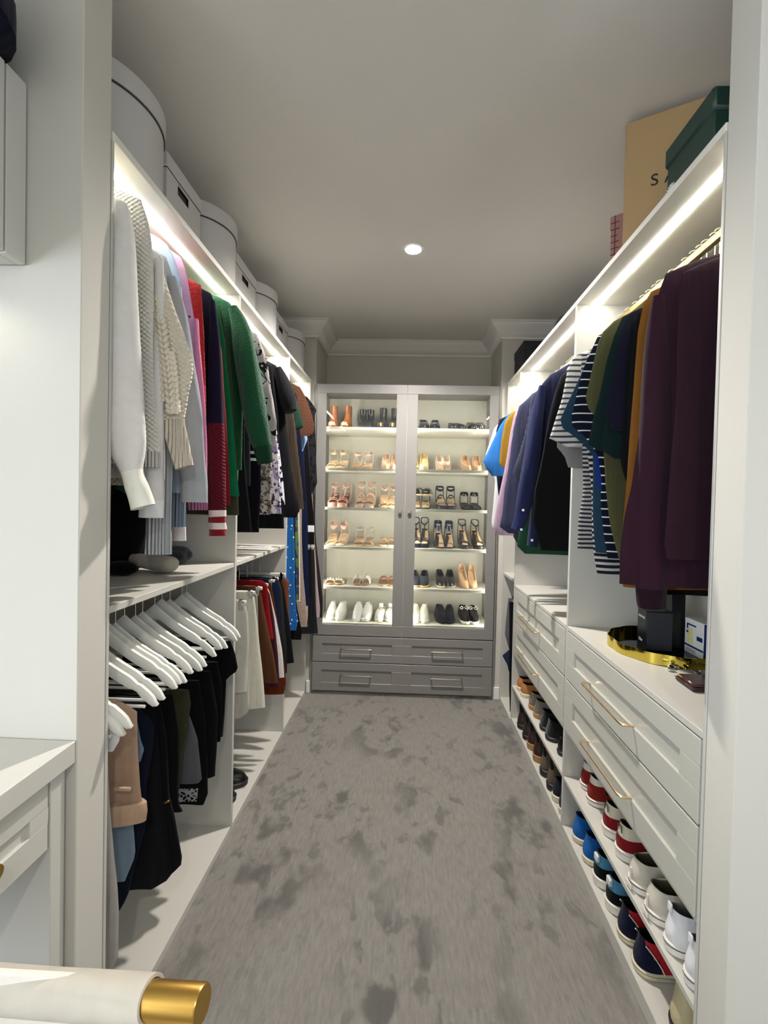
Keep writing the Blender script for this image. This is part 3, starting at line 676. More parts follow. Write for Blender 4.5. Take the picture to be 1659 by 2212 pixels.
E_ = [atY(1.14, *p) for p in e]; rr = [ring((p.x-1.09)/2, 1.14, p.z, (p.x+1.09)/2, .031, .004, 2.5, 1) for p in E_]
obj('turn_up', *loc(loft(rr), o), f('c0a288', 'plain'), t)
TR('pale blue shirt edge behind the tan trousers', 1.175, [(285, 1530), (297, 1560), (305, 1600), (312, 1618), (304, 1645)], .014, f('7c90a8', 'plain'), name='shirt', cat='shirt')
TR('light blue denim shorts hem below the tan trousers', 1.165, [(270, 1540), (282, 1700), (287, 1790), (291, 1848), (268, 1905)], .014, f('8599aa', 'twill'), name='shorts', cat='shorts')
TR('dark navy jeans hanging beside the light denim', 1.225, [(300, 1530), (335, 1560), (330, 1620), (316, 1700), (318, 1780), (300, 1850), (280, 1935), (262, 1965)], .02, f('131a31', 'twill'))
t, o = TR('near-black denim jacket with a brass zip pull', 1.30, [(345, 1510), (360, 1600), (368, 1716), (382, 1766), (392, 1830), (397, 1864), (376, 1884)], .03, f('0b0d16', 'twill'), name='jacket', cat='jacket')
P_ = atY(1.26, 356, 1734)-o; obj('zip_pull', *xf(box(-.014, .014, -.003, .003, -.003, .003, .001), lambda v: Matrix.Rotation(-.5, 3, 'Y')@v+P_), M_BRASS, t)
TR('black denim trousers with the longest dark hem', 1.255, [(335, 1520), (350, 1700), (370, 1850), (374, 1895), (330, 1920)], .02, f('0a0b12', 'twill'))
TR('black trousers behind the denim jacket', 1.36, [(372, 1500), (386, 1580), (386, 1660), (384, 1740), (392, 1755)], .026, f('09090c', 'twill'))
TR('olive green trousers, a narrow crumpled strip', 1.40, [(408, 1490), (413, 1520), (405, 1584), (396, 1626), (388, 1700)], .012, f('46472f', 'plain'))
TR('mid grey pleated skirt with two stitched panels', 1.435, [(404, 1500), (408, 1540), (428, 1595), (434, 1650), (437, 1683), (430, 1690)], .024, f('686a70', 'plain'), name='skirt', cat='skirt')
TR('black skirt with a white lace hem below the grey one', 1.46, [(400, 1540), (420, 1640), (428, 1700), (424, 1732)], .02, f('0c0c0e', 'plain'), name='skirt', cat='skirt', bands=[(1703, 'lace_hem', f('1a1a1c', 'lace', 'a5a5a5', .013))])
TR('black trousers just right of the lace-hemmed skirt', 1.50, [(430, 1470), (444, 1560), (450, 1640), (453, 1712), (444, 1736)], .026, f('08080a', 'plain'))
TR('black trousers with a creased leg before the divider', 1.575, [(455, 1450), (470, 1540), (470, 1620), (467, 1676)], .026, f('0a0a0c', 'plain'))
TR('black T-shirt with a square short sleeve against the divider', 1.69, [(498, 1385), (508, 1410), (515, 1447), (489, 1465), (486, 1520), (483, 1588)], .03, f('060608', 'plain'), name='t_shirt', cat='shirt')
TR('black trousers filling the gap behind the olive strip', 1.63, [(470, 1430), (480, 1480), (480, 1560), (478, 1600)], .02, f('0a0a0c', 'plain'))
# -------- skirts on clip hangers, middle left bay
GK = 'skirts on the lower rail of the middle left bay'
def SK(label, y, edge, th, mat, name='skirt', cat='skirt', **k): return garment(name, label, cat, GK, y, edge, th, mat, hang=True, xc=-.875, fold=.008, **k)
SK('white jeans with a seamed hem nearest the divider', 1.90, [(517, 1296), (528, 1300), (535, 1327), (538, 1394), (536, 1440), (535, 1493)], .022, f('cbc8bb', 'twill'), name='trousers', cat='trousers')
SK('lower white shorts with a gathered hem beside the divider', 1.935, [(525, 1310), (535, 1400), (538, 1500), (539, 1535), (520, 1549)], .02, f('c9c6ba', 'plain'), name='shorts', cat='shorts')
SK('long cream pencil skirt', 2.01, [(538, 1278), (548, 1279), (557, 1349), (564, 1438), (570, 1529)], .024, f('d4d0bf', 'plain'))
SK('narrow pale beige skirt strip', 2.06, [(548, 1278), (556, 1280), (558, 1350), (562, 1430)], .012, f('aea99f', 'plain'))
SK('brown suede skirt beside the cream one', 2.11, [(556, 1266), (563, 1275), (575, 1338), (591, 1416), (601, 1474)], .022, f('6b452c', 'plain'))
SK('bright red skirt, a short strip beside the brown one', 2.16, [(566, 1254), (577, 1262), (582, 1320), (590, 1380)], .014, f('a51a22', 'plain'))
SK('burgundy skirt with a wide flat hem', 2.20, [(570, 1262), (582, 1280), (592, 1338), (602, 1416), (605, 1484)], .018, f('5a2530', 'plain'))
SK('white skirt edge beside the burgundy one', 2.245, [(574, 1262), (583, 1280), (596, 1338), (607, 1405), (613, 1464)], .012, f('dfdcd6', 'plain'))
SK('dark blue denim skirt beside the burgundy one', 2.31, [(590, 1251), (601, 1252), (603, 1305), (606, 1380), (610, 1440)], .02, f('16294c', 'twill'))
SK('rust red skirt hem hanging lowest of the group', 2.285, [(586, 1262), (600, 1350), (616, 1440), (619, 1475), (614, 1499)], .016, f('7a3210', 'plain'))
SK('glossy black skirt with a straight hem', 2.38, [(600, 1247), (610, 1270), (616, 1330), (620, 1400), (619, 1452)], .022, f('0d0e12', 'satin'))
SK('black skirt reaching furthest into the aisle', 2.44, [(606, 1246), (613, 1272), (624, 1349), (630, 1400), (635, 1432)], .02, f('08080a', 'plain'))
SK('chestnut leather skirt at the far end of the bay', 2.52, [(616, 1247), (624, 1250), (625, 1349), (626, 1400)], .02, leather('6e3c20'))
def clip_hanger(label, y, x, z, half=.15, bar=None):
    t = thing('clip_hanger', label, 'hanger', (x, y, z), 0, 'clip hangers on the lower rail of the middle left bay')
    obj('bar', *box(-half, half, -.004, .004, -.010, .006, .002), bar or M_WHITEW, t)
    for s_ in (-1, 1):
        c = obj('clip', *box(s_*half*.85-.010, s_*half*.85+.010, -.010, .010, -.038, .010, .003), M_CHROME, t)
        obj('spring', *xf(lathe([(.006, -.012), (.008, -.010), (.008, .010), (.006, .012)], n=12, axis='x'), lambda v: v+Vector((s_*half*.85, 0, -.004))), M_CHROME, c)
    obj('hook', *hooktube(.004, .0145, 1.085-z), M_CHROME, t)
cls = ['clip hanger holding the white jeans', 'clip hanger holding the cream pencil skirt', 'clip hanger holding the brown suede skirt', 'clip hanger holding the burgundy skirt', 'clip hanger holding the denim skirt', 'clip hanger holding the glossy black skirt', 'clip hanger holding the chestnut leather skirt']
for lb, y in zip(cls, (1.90, 2.01, 2.11, 2.20, 2.31, 2.38, 2.52)):
    clip_hanger(lb, y, -.85, .985 if y > 2 else .965)
# ------------------------------------------------------------------ right row clothes
GR = 'clothes on the gold rail of the right row'
NECK = []
def Q(label, y, edge, th, mat, name='t_shirt', cat='shirt', **k):
    r_ = garment(name, label, cat, GR, y, edge, th, mat, side=1, **k); NECK.append((y, NZ[0])); return r_
Q('large maroon sweatshirt cut off by the right door jamb', 1.115, [(1474, 590), (1467, 610), (1462, 715), (1454, 901), (1440, 1120), (1434, 1180), (1440, 1207)], .022, f('351a28', 'plain'), name='sweatshirt', cat='sweater')
t, o = Q('maroon sweatshirt with a long hanging sleeve over the tray', 1.18, [(1438, 592), (1424, 630), (1411, 680), (1399, 728), (1392, 874), (1371, 1050), (1355, 1114), (1343, 1188), (1339, 1262)], .024, f('3a1c2c', 'plain'), name='sweatshirt', cat='sweater', bands=[(1242, 'hem_band', f('381c29'))],
  sleeves=[([(1424, 640, 12), (1420, 760, 26), (1415, 950, 34), (1410, 1150, 34), (1408, 1270, 31), (1408, 1312, 28)], f('3a1c2c', 'plain'), 4, f('26101b'), -.002)])
Q('mustard ochre sweatshirt next to the maroon ones', 1.24, [(1406, 630), (1390, 655), (1378, 715), (1369, 848), (1356, 967), (1350, 1043), (1343, 1135), (1340, 1262), (1350, 1268)], .024, f('8c5c22', 'plain'), name='sweatshirt', cat='sweater')
Q('black sweater hanging above the perfume boxes', 1.28, [(1388, 668), (1375, 700), (1366, 800), (1366, 950), (1380, 1100), (1400, 1200), (1420, 1283)], .02, f('08080a', 'plain'), name='sweater', cat='sweater')
Q('charcoal black shirt left of the mustard sweatshirt', 1.30, [(1380, 670), (1371, 700), (1362, 795), (1356, 870), (1352, 960)], .018, f('15151c', 'plain'))
Q('dark navy T-shirt with one tiny white mark on its sleeve', 1.36, [(1361, 676), (1346, 707), (1330, 768), (1316, 850), (1306, 897), (1325, 930)], .022, f('191a2e', 'plain'))
Q('dark bottle green T-shirt with broad short sleeves', 1.43, [(1345, 684), (1328, 722), (1310, 780), (1296, 850), (1284, 900), (1274, 960), (1295, 972)], .026, f('112a2a', 'plain'))
Q('second dark green T-shirt just behind the bottle green one', 1.39, [(1352, 690), (1335, 760), (1320, 860), (1304, 940), (1300, 970), (1330, 990)], .018, f('0f2826', 'plain'))
Q('black T-shirt with folds hidden among the green ones', 1.335, [(1365, 690), (1350, 800), (1345, 900), (1340, 1000), (1352, 1040)], .016, f('0c0e12', 'plain'))
Q('olive green long T-shirt', 1.50, [(1326, 694), (1308, 706), (1293, 737), (1274, 816), (1257, 880), (1282, 886), (1300, 970), (1308, 1056), (1319, 1136), (1338, 1212)], .024, f('5b5a38', 'plain'))
NS = f('10182c', 'stripe', 'd6d8d4', .03, .14)
Q('navy T-shirt with thin white stripes beside the olive one', 1.57, [(1292, 725), (1276, 760), (1258, 800), (1242, 860), (1228, 916), (1262, 945), (1290, 980), (1300, 1040), (1297, 1085), (1303, 1150), (1310, 1205)], .022, NS)
Q('royal blue T-shirt showing as a thin strip', 1.60, [(1290, 735), (1280, 860), (1286, 960), (1290, 1020), (1296, 1060)], .012, f('1c3a94', 'plain'))
Q('petrol blue T-shirt with a flared short sleeve', 1.64, [(1270, 772), (1254, 812), (1236, 850), (1219, 885), (1204, 918), (1240, 942), (1280, 980), (1282, 1030), (1284, 1110), (1290, 1194)], .022, f('28465c', 'plain'))
BW = f('26272e', 'stripe', 'b9b8b4', .021, .45)
Q('black and white striped T-shirt whose hem hangs lowest', 1.68, [(1268, 768), (1262, 860), (1268, 960), (1275, 1050), (1276, 1150), (1282, 1200), (1290, 1238)], .016, BW)
Q('black and grey narrow striped shirt with a white label', 1.735, [(1256, 768), (1252, 860), (1259, 960), (1258, 1056), (1252, 1095), (1246, 1122), (1245, 1184)], .018, f('33333a', 'stripe', 'a9a8a3', .0165, .5))
Q('white T-shirt with grey striped sleeve, left of the petrol blue one', 1.79, [(1240, 770), (1226, 795), (1213, 861), (1198, 910), (1187, 948), (1215, 960), (1222, 966)], .03, f('c9c8c3', 'stripe', '4c4a4a', .022, .38))
Q('plain grey T-shirt with a crumpled sleeve end', 1.85, [(1247, 775), (1225, 850), (1208, 930), (1202, 965), (1220, 985), (1228, 1010)], .018, f('8f8e8a', 'plain'))
# middle bay right
Q('long black coat in front of the navy shirts', 2.03, [(1226, 797), (1214, 806), (1198, 850), (1185, 900), (1170, 980), (1153, 1060), (1151, 1120), (1163, 1160), (1169, 1188)], .03, f('0a0b0e', 'plain'), name='coat', cat='coat')
t, o = Q('dark navy long-sleeved shirt with white cuff buttons', 2.14, [(1206, 800), (1189, 809), (1170, 831), (1161, 854), (1152, 915), (1145, 975), (1135, 1021)], .03, f('23284a', 'plain'), name='shirt', cat='shirt',
  sleeves=[([(1172, 834, 7), (1160, 900, 14), (1150, 980, 17), (1138, 1050, 18), (1128, 1110, 15), (1116, 1145, 12)], f('2a3058', 'plain'), 4, f('2f3563', 'plain'), .03), ([(1160, 1080, 10), (1156, 1130, 12), (1150, 1180, 12)], f('2a3050', 'plain'), None, None, .0)])
for p in ((1130, 1102), (1126, 1144), (1149, 1167)):
    c = atY(2.075, *p)-o; obj('button', *xf(lathe([(.001, -.003), (.006, -.003), (.006, .001)], n=12, axis='y'), lambda v: v+c), M_TRIM, t)
Q('navy and grey pinstriped textured shirt', 2.24, [(1170, 838), (1157, 845), (1146, 862), (1140, 900), (1132, 940), (1120, 985), (1109, 1016), (1112, 1040)], .026, f('2b2f45', 'vstripe', '5d6273', .006, .4), name='shirt', cat='shirt')
Q('slate blue chambray shirt with a rolled cuff', 2.33, [(1150, 850), (1135, 866), (1121, 878), (1110, 925), (1100, 990), (1089, 1056), (1086, 1108), (1079, 1148), (1100, 1152)], .03, f('454863', 'twill'), name='shirt', cat='shirt')
Q('lilac pink long-sleeved shirt', 2.44, [(1126, 872), (1112, 890), (1101, 938), (1090, 1005), (1080, 1060), (1074, 1092), (1065, 1150), (1080, 1156)], .026, f('b498ab', 'plain'), name='shirt', cat='shirt')
Q('mauve striped shirt beside the lilac one', 2.40, [(1130, 872), (1116, 890), (1106, 938), (1097, 1010), (1090, 1060)], .014, f('8f7f96', 'vstripe', 'b7a6b8', .01, .5), name='shirt', cat='shirt')
Q('mustard yellow T-shirt, a thin strip by the blue one', 2.53, [(1106, 890), (1091, 911), (1084, 950), (1078, 1002), (1085, 1010)], .018, f('a07a24', 'plain'))
Q('bright sky blue T-shirt with a wide loose sleeve', 2.62, [(1098, 895), (1081, 918), (1062, 957), (1043, 997), (1050, 1012), (1062, 1028), (1075, 1028)], .03, f('2f74bd', 'plain'))
Q('dark navy T-shirt behind the sky blue one', 2.70, [(1096, 898), (1079, 906), (1072, 930), (1074, 1030), (1076, 1065), (1078, 1080)], .018, f('1b1b38', 'plain'))
Q('pale grey T-shirt with a small dark mark, last on the gold rail', 2.76, [(1088, 903), (1068, 925), (1056, 962), (1048, 983), (1058, 1010), (1068, 1033), (1065, 1092), (1062, 1134), (1070, 1148)], .022, f('c6cbc9', 'plain'))
Q('green knitted jumper whose cuff shows below the navy shirts', 2.28, [(1165, 845), (1150, 900), (1140, 1000), (1130, 1100), (1118, 1160), (1118, 1185), (1135, 1196)], .016, f('25543a', 'knit'), name='sweater', cat='sweater')
Q('black checked shirt end hanging beside the green cuff', 2.37, [(1130, 900), (1120, 1000), (1112, 1100), (1108, 1165), (1116, 1172)], .012, f('17171b', 'plaid', '6a6a6e', .01, .3), name='shirt', cat='shirt')
# hangers on the gold rail: hooks and shoulders
CH_M = paint('cream_hanger', 'ddd3b4', .5)
ordn = ['first', 'second', 'third', 'fourth', 'fifth', 'sixth', 'seventh', 'eighth', 'ninth', 'tenth', 'eleventh', 'twelfth', 'thirteenth', 'fourteenth', 'fifteenth', 'sixteenth', 'seventeenth', 'eighteenth', 'nineteenth', 'twentieth', 'twenty-first', 'twenty-second', 'twenty-third', 'twenty-fourth', 'twenty-fifth', 'twenty-sixth', 'twenty-seventh', 'twenty-eighth', 'twenty-ninth']
near = [q for q in sorted(NECK) if q[0] < 1.88]; far_ = [q for q in sorted(NECK) if 1.9 < q[0] < 2.82]
for grp, where in ((near, 'nearest right bay'), (far_, 'middle right bay')):
    for k, (y, nz) in enumerate(grp):
        wood_hanger('coat_hanger', 'cream hanger with wire hook, %s from the doorway in the %s' % (ordn[k], where), (.86, y, nz-.016), R.uniform(-.03, .03), CH_M, 'hangers on the gold rail', .155, .045, 2.19-nz+.016, False, CH_M, .0045, hookr=.0195)
# clothes in the narrow right bay
def NB(label, y, edge, th, mat, name='trousers', cat='trousers', **k): return garment(name, label, cat, 'clothes in the narrow right bay', y, edge, th, mat, hang=True, xc=.86, side=1, fold=.006, **k)
NB('grey trousers hanging in the narrow right bay', 2.97, [(1098, 1292), (1093, 1340), (1091, 1370), (1099, 1400)], .014, f('6d6d70', 'plain'))
NB('white trousers edge in the narrow right bay', 2.93, [(1107, 1298), (1104, 1330), (1106, 1360)], .01, f('d8d6cd', 'plain'))
NB('blue denim trousers poking out of the narrow right bay', 2.92, [(1104, 1400), (1085, 1416), (1096, 1436), (1099, 1450)], .014, f('2a3a5c', 'twill'))
NB('black trousers hanging lowest in the narrow right bay', 2.90, [(1100, 1300), (1101, 1440), (1100, 1490), (1101, 1538)], .016, f('0c0c0e', 'plain'))
for k, y in enumerate((2.9, 2.97)):
    t = thing('clip_hanger', ['clip hanger with chrome clips, nearer one in the narrow right bay', 'clip hanger with chrome clips, farther one in the narrow right bay'][k], 'hanger', (.86, y, .80), 0, 'clip hangers in the narrow right bay')
    obj('bar', *box(-.15, .15, -.004, .004, -.006, .006, .002), M_BLACK, t)
    for s_ in (-1, 1): obj('clip', *box(s_*.14-.010, s_*.14+.010, -.008, .008, -.03, .010, .003), M_CHROME, t)
    obj('hook', *hooktube(.004, .0145, .06), M_CHROME, t)
# ------------------------------------------------------------------ boxes on top of the wardrobes
TB = UT+.0205
M_BOXW = paint('white_box_board', 'c4c2bd', .75, .02, .1)
M_SEAM = paint('seam_dark', '3a3934', .7)
GB = 'white storage boxes on top of the left row'
hats = [(-.925, 1.25, .180, 'largest round white hat box, nearest the doorway'), (-.895, 1.80, .155, 'round white hat box between the first two rectangular boxes'), (-.903, 2.41, .152, 'round white hat box between the second and third rectangular boxes'), (-.893, 3.02, .152, 'round white hat box at the far end of the left row')]
for x, y, r, lb in hats:
    t = thing('hat_box', lb, 'box', (x, y, TB), 0, GB); h = .27
    obj('body', *lathe([(.001, 0), (r-.004, 0), (r-.003, .002), (r-.003, h-.055), (.001, h-.055)], n=64), M_BOXW, t)
    obj('lid', *lathe([(r-.002, h-.058), (r+.003, h-.057), (r+.003, h-.003), (r-.001, h), (.001, h)], n=64), M_BOXW, t)
    obj('lid_seam', *lathe([(r-.002, h-.061), (r+.0005, h-.061), (r+.0005, h-.057), (r-.002, h-.057)], n=64), M_SEAM, t)
for pl, pr_, lb in ((360, 432, 'first rectangular white box with a dark handle slot, beside the largest hat box'), (512, 554, 'second rectangular white box with a dark handle slot'), (599, 625, 'third rectangular white box with a dark handle slot, farthest')):
    X0 = -.80; y0 = atX(X0, pl, 400).y; y1 = atX(X0, pr_, 500).y; h = .245; yc = (y0+y1)/2
    t = thing('storage_box', lb, 'box', (X0-.14, yc, TB), 0, GB); o = t.location.copy()
    sy0, sy1 = y0+(y1-y0)*.30, y0+(y1-y0)*.64; zt = h-.045; zs = zt-.045
    fr = add(box(X0-.004, X0, y0, sy0, 0, zt), box(X0-.004, X0, sy1, y1, 0, zt), box(X0-.004, X0, sy0, sy1, 0, zs), box(X0-.004, X0, sy0, sy1, zt-.012, zt),
             box(X0-.28, X0-.004, y0, y0+.004, 0, zt), box(X0-.28, X0-.004, y1-.004, y1, 0, zt), box(X0-.28, X0-.276, y0, y1, 0, zt), box(X0-.28, X0, y0, y1, 0, .004))
    L = lambda vf: ([Vector(v)-Vector((o.x, o.y, 0)) for v in vf[0]], vf[1])
    obj('body', *L(fr), M_BOXW, t, False)
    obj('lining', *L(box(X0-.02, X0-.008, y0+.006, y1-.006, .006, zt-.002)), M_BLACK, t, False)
    obj('lid', *L(box(X0-.283, X0+.004, y0-.004, y1+.004, zt-.001, h, .003)), M_BOXW, t)
    obj('lid_seam', *L(box(X0-.281, X0+.0012, y0-.001, y1+.001, zt-.004, zt-.0012)), M_SEAM, t, False)
# right side: green box, tall tan box, pink checked box, black box, folded throw
def rbox(name, label, c, rz, w_, d, h, mat, lid=None, lh=.05):
    """c = lower corner nearest the aisle and farthest from the door; w_ along the face, d deep"""
    t = thing(name, label, 'box', (c[0], c[1], TB), rz, 'boxes on top of the right row')
    obj('body', *box(0, w_, -d, 0, 0, h-(lh*.9 if lid else 0), .004), mat, t)
    if lid: obj('lid', *box(-.004, w_+.004, -d-.004, .004, h-lh, h, .006), lid, t)
    return t
M_GREEN = paint('green_board', '18392f', .5, .04)
t = thing('green_box', 'dark green lidded box with a white printed crest, over the right jamb', 'box', (.86, 1.21, TB), 0, 'boxes on top of the right row')
obj('body', *box(-.137, .15, -.098, .098, 0, .12, .004), M_GREEN, t)
obj('lid', *box(-.143, .156, -.104, .104, .108, .166, .007), M_GREEN, t)
M_WH = paint('white_print', 'd8dcd8', .6)
cr = []
for k in range(7):
    a = -1.1+k*.37; cr.append(tube([(-.1385, .078-.0*k+.004*sin(a), .016+.0*k), (-.1385, .078+.018*sin(a)*.8, .030+.018*cos(a)), (-.1385, .078+.026*sin(a), .030+.020*cos(a)+.004)], [.0008, .0022, .0006], 6))
obj('printed_crest', *add(*cr), M_WH, t)
obj('printed_lettering', *add(*[tube([(-.1383, .092-.013*k, .004), (-.1383, .092-.013*k, .013), (-.1383, .086-.013*k, .013 if k % 2 else .009)], .0011, 5) for k in range(5)]), M_WH, t)
M_TAN = paint('tan_board', 'b8996c', .7, .03)
cxy = atZ(TB, 1336, 531)
t = rbox('tan_box', 'tall flat tan box with black capital letters standing behind the green box', (cxy.x+.012, cxy.y), -.46, .40, -.10, .40, M_TAN)
def text(s, size, m, par, loc_, rot, name='printed_lettering', sp=1):
    c = bpy.data.curves.new(name, 'FONT'); c.body = s; c.size = size; c.extrude = .0004; c.space_character = sp; c.align_x = 'CENTER'
    o = bpy.data.objects.new(name, c); C.objects.link(o); dg = bpy.context.evaluated_depsgraph_get()
    me = bpy.data.meshes.new_from_object(o.evaluated_get(dg)); bpy.data.objects.remove(o)
    me.materials.clear(); me.materials.append(m); q = bpy.data.objects.new(name, me); C.objects.link(q)
    q.parent = par; q.location = loc_; q.rotation_euler = rot; return q
M_INK = paint('black_ink', '141414', .6)
text('S', .052, M_INK, t, (.087, -.001, .170), (pi/2, 0, 0), 'printed_letter'); text('A', .052, M_INK, t, (.131, -.001, .170), (pi/2, 0, 0), 'printed_letter')
M_PINK = paint('pink_board', 'ad7f77', .7, .03)
c0 = Vector((.745, 1.715))
t = thing('pink_box', 'pink box with a dark red grid print at the corner, behind the tan box', 'box', (c0.x, c0.y, TB), -.66, 'boxes on top of the right row')
obj('body', *box(0, .26, .0, .15, 0, .215, .004), M_PINK, t)
obj('lid', *box(-.003, .263, -.003, .153, .185, .236, .004), M_PINK, t)
ln = [box(.014, .0165, -.0012, .001, .012, .184), box(.014, .0165, -.0042, -.002, .187, .234)]
for k in range(9):
    z_ = .018+.0235*k; a_, b_ = ((-.0042, -.002) if z_ > .185 else (-.0012, .001))
    ln.append(box(.001, .030 if k % 3 else .022, a_, b_, z_, z_+.0026))
obj('grid_print', *add(*ln), paint('dark_red_print', '5a2424', .7), t, False)
t = thing('black_box', 'black box at the far end on top of the right row', 'box', (.86, 3.0, TB), 0, 'boxes on top of the right row')
obj('body', *box(-.13, .13, -.09, .16, 0, .16, .004), paint('black_board', '1a1a1d', .6), t); obj('lid', *box(-.134, .134, -.094, .164, .15, .205, .005), paint('black_board', '1a1a1d', .6), t)
V = []
rr = [[Vector((.0+.15*cos(2*pi*j/28)*k*(1+.06*sin(j*1.7)), .24*sin(2*pi*j/28)*k*(1+.05*sin(j*2.3)), z+.012*sin(j*.9))) for j in range(28)] for k, z in ((.9, .012), (1, .05), (.97, .11), (.8, .17), (.45, .20), (.05, .21))]
o_ = obj('folded_throw', *loft(rr), f('241c1b', 'fuzzy')); o_.location = (.93, 2.55, TB-.0); tag(o_, 'dark brown folded throw lying on top of the right row', 'blanket')

# ------------------------------------------------------------------ on the left shelf
def soft(name, label, cat, path, rad, mat, fl=.7):
    path = smoothpath(path, 5); n = len(path)
    o0 = Vector(path[n//2][:3]); rr = []
    for i, p in enumerate(path):
        a, b = Vector(path[max(0, i-1)][:3]), Vector(path[min(n-1, i+1)][:3]); t_ = (b-a).normalized(); s_ = t_.cross(Vector((0, 0, 1))).normalized(); u_ = s_.cross(t_)
        r = p[3]; rr.append([Vector(p[:3])+s_*r*cos(2*pi*j/20)+u_*r*fl*sin(2*pi*j/20)-o0 for j in range(20)])
    o = obj(name, *loft(rr), mat); o.location = o0; return tag(o, label, cat)
zs = 1.149
soft('felt_hat', 'cream felt hat with a long soft brim lying on the left shelf', 'hat', [(-.995, 1.555, zs+.045, .018), (-.97, 1.555, zs+.042, .026), (-.94, 1.55, zs+.036, .032), (-.87, 1.53, zs+.033, .036), (-.83, 1.52, zs+.031, .034), (-.812, 1.515, zs+.03, .012)], .03, f('bdb8a6', 'fuzzy'), .8)
soft('rolled_scarf', 'dark navy rolled scarf under the grey sleeve on the left shelf', 'scarf', [(-.985, 1.70, zs+.034, .02), (-.965, 1.71, zs+.036, .038), (-.94, 1.73, zs+.038, .044), (-.90, 1.75, zs+.036, .040), (-.875, 1.755, zs+.034, .012)], .03, f('0a0d1c', 'fuzzy'), .8)
soft('padded_pouch', 'small black padded pouch in front of the cream hat', 'pouch', [(-1.12, 1.47, zs+.02, .02), (-1.02, 1.465, zs+.022, .026), (-.95, 1.46, zs+.024, .029), (-.915, 1.46, zs+.022, .010)], .03, f('08080a', 'plain'), .85)
t = thing('handbag', 'large black bag standing at the back of the left shelf', 'bag', (-1.085, 1.66, zs), 0)
obj('body', *lathe([(.001, 0), (.09, 0), (.10, .03), (.10, .14), (.092, .26), (.06, .31), (.001, .325)], n=28), f('0b0b0d', 'plain'), t)
obj('strap', *tube([(.0, -.08, .27), (.0, -.07, .36), (0, .0, .40), (0, .07, .36), (0, .08, .27)], .008, 8), M_BLACK, t)
o_ = obj('paper_sheet', *box(-.08, .10, -.03, .03, 0, .004, .001), M_TRIM); o_.location = (-.86, 2.42, zs); tag(o_, 'thin white folded sheet on the shelf of the middle left bay', 'paper')

# ------------------------------------------------------------------ tray and boxes on the right counter
zc = .9075
t = thing('vanity_tray', 'scalloped polished gold tray on the right counter', 'tray', (.94, 1.60, zc)); 
def scallop(r, ph=0, n=120): 
    return [(1+.035*abs(sin(6*(2*pi*j/n)+ph))) * r for j in range(n)]
def sring(a, b, z, n=120):
    s_ = scallop(1, 0, n); return [Vector((a*s_[j]*cos(2*pi*j/n), b*s_[j]*sin(2*pi*j/n), z)) for j in range(n)]
a_, b_ = .19, .185
M_GOLD = metal('polished_gold', 'd3bf55', .12)
obj('rim', *loft([sring(a_-.002, b_-.002, .001), sring(a_, b_, .001), sring(a_, b_, .037), sring(a_-.003, b_-.003, .037), sring(a_-.003, b_-.003, .006)], True, True), M_GOLD, t)
obj('mirror_base', *loft([sring(a_-.0035, b_-.0035, .0055), sring(a_-.0035, b_-.0035, .0072)]), metal('smoked_mirror', '4a4a4a', .05), t)
zt = zc+.0078
def pbox(name, label, p, rz, w_, d, h, mat, front=None, lab=None):
    t = thing(name, label, 'box', (p[0], p[1], zt), rz, 'fragrance boxes on the gold tray'); obj('carton', *box(-w_/2, w_/2, -d/2, d/2, 0, h, .001), mat, t)
    return t
M_BK = paint('black_carton', '101113', .35); M_GK = paint('grey_carton', '33353a', .4)
t = pbox('fragrance_box', 'black and charcoal fragrance carton nearest the aisle on the tray', (.892, 1.60), -.12, .085, .075, .14, M_BK)
obj('side_sleeve', *box(-.040, .0425, -.0395, -.037, .004, .136, .0005), M_GK, t)
RT = (pi/2, 0, -pi/2)
text('SAUVAGE', .0125, M_WH, t, (-.0432, 0, .108), RT); text('Dior', .016, M_WH, t, (-.0432, .004, .024), RT)
t = pbox('fragrance_box', 'tall narrow black fragrance carton with small pale lettering', (.978, 1.625), -.1, .046, .046, .205, M_BK)
text('BOSS', .013, M_WH, t, (-.0234, 0, .112), RT)
t = pbox('fragrance_box', 'low black carton behind the tall one', (1.03, 1.70), 0, .07, .07, .08, M_BK)
t = pbox('fragrance_box', 'white and navy fragrance carton with a flag-like gold and blue emblem', (1.05, 1.535), 0, .12, .10, .12, paint('white_carton', 'dcdcd8', .5))
M_NV = paint('navy_print', '16275c', .45)
obj('navy_side', *box(-.0595, .0605, -.0512, -.0495, .001, .119, .0003), M_NV, t)
def face(y0, y1, z0, z1, m, n='emblem'): return obj(n, *box(-.0612, -.0598, .05-y1, .05-y0, z0, z1), m, t, False)
face(.012, .060, .098, .103, M_NV); face(.012, .018, .084, .100, M_NV); face(.016, .050, .034, .086, paint('yellow_print', 'e0d8a0', .5), 'gold_emblem'); face(.066, .094, .056, .070, M_NV); face(.001, .099, .024, .030, M_NV); face(.010, .022, .070, .077, M_NV)
for q in range(3): face(.01, .06, .006+.005*q, .008+.005*q, paint('grey_print', '8a8c92', .5), 'printed_lettering')
t = thing('bracelet', 'silver chain bracelet lying on the counter in front of the tray', 'bracelet', (.89, 1.40, zc)); 
for k in range(11):
    u = k/10; x, y = -.055+.14*u, .03*sin(u*7)-.02*u
    o_ = obj('link', *xf(lathe([(.0075, -.002), (.0095, 0), (.0075, .002), (.0058, 0)], n=14), lambda v, k=k: Matrix.Rotation(.5 if k % 2 else -.4, 3, 'X')@Vector((v.x*1.3, v.y, v.z))), M_CHROME, t)
    o_.location = (x, y, .0075)
obj('clasp', *box(.085, .112, -.03, -.012, .001, .018, .005), M_CHROME, t)
t = thing('wallet', 'dark brown leather wallet with a shiny edge beside the right jamb', 'wallet', (.875, 1.285, zc), -.05)
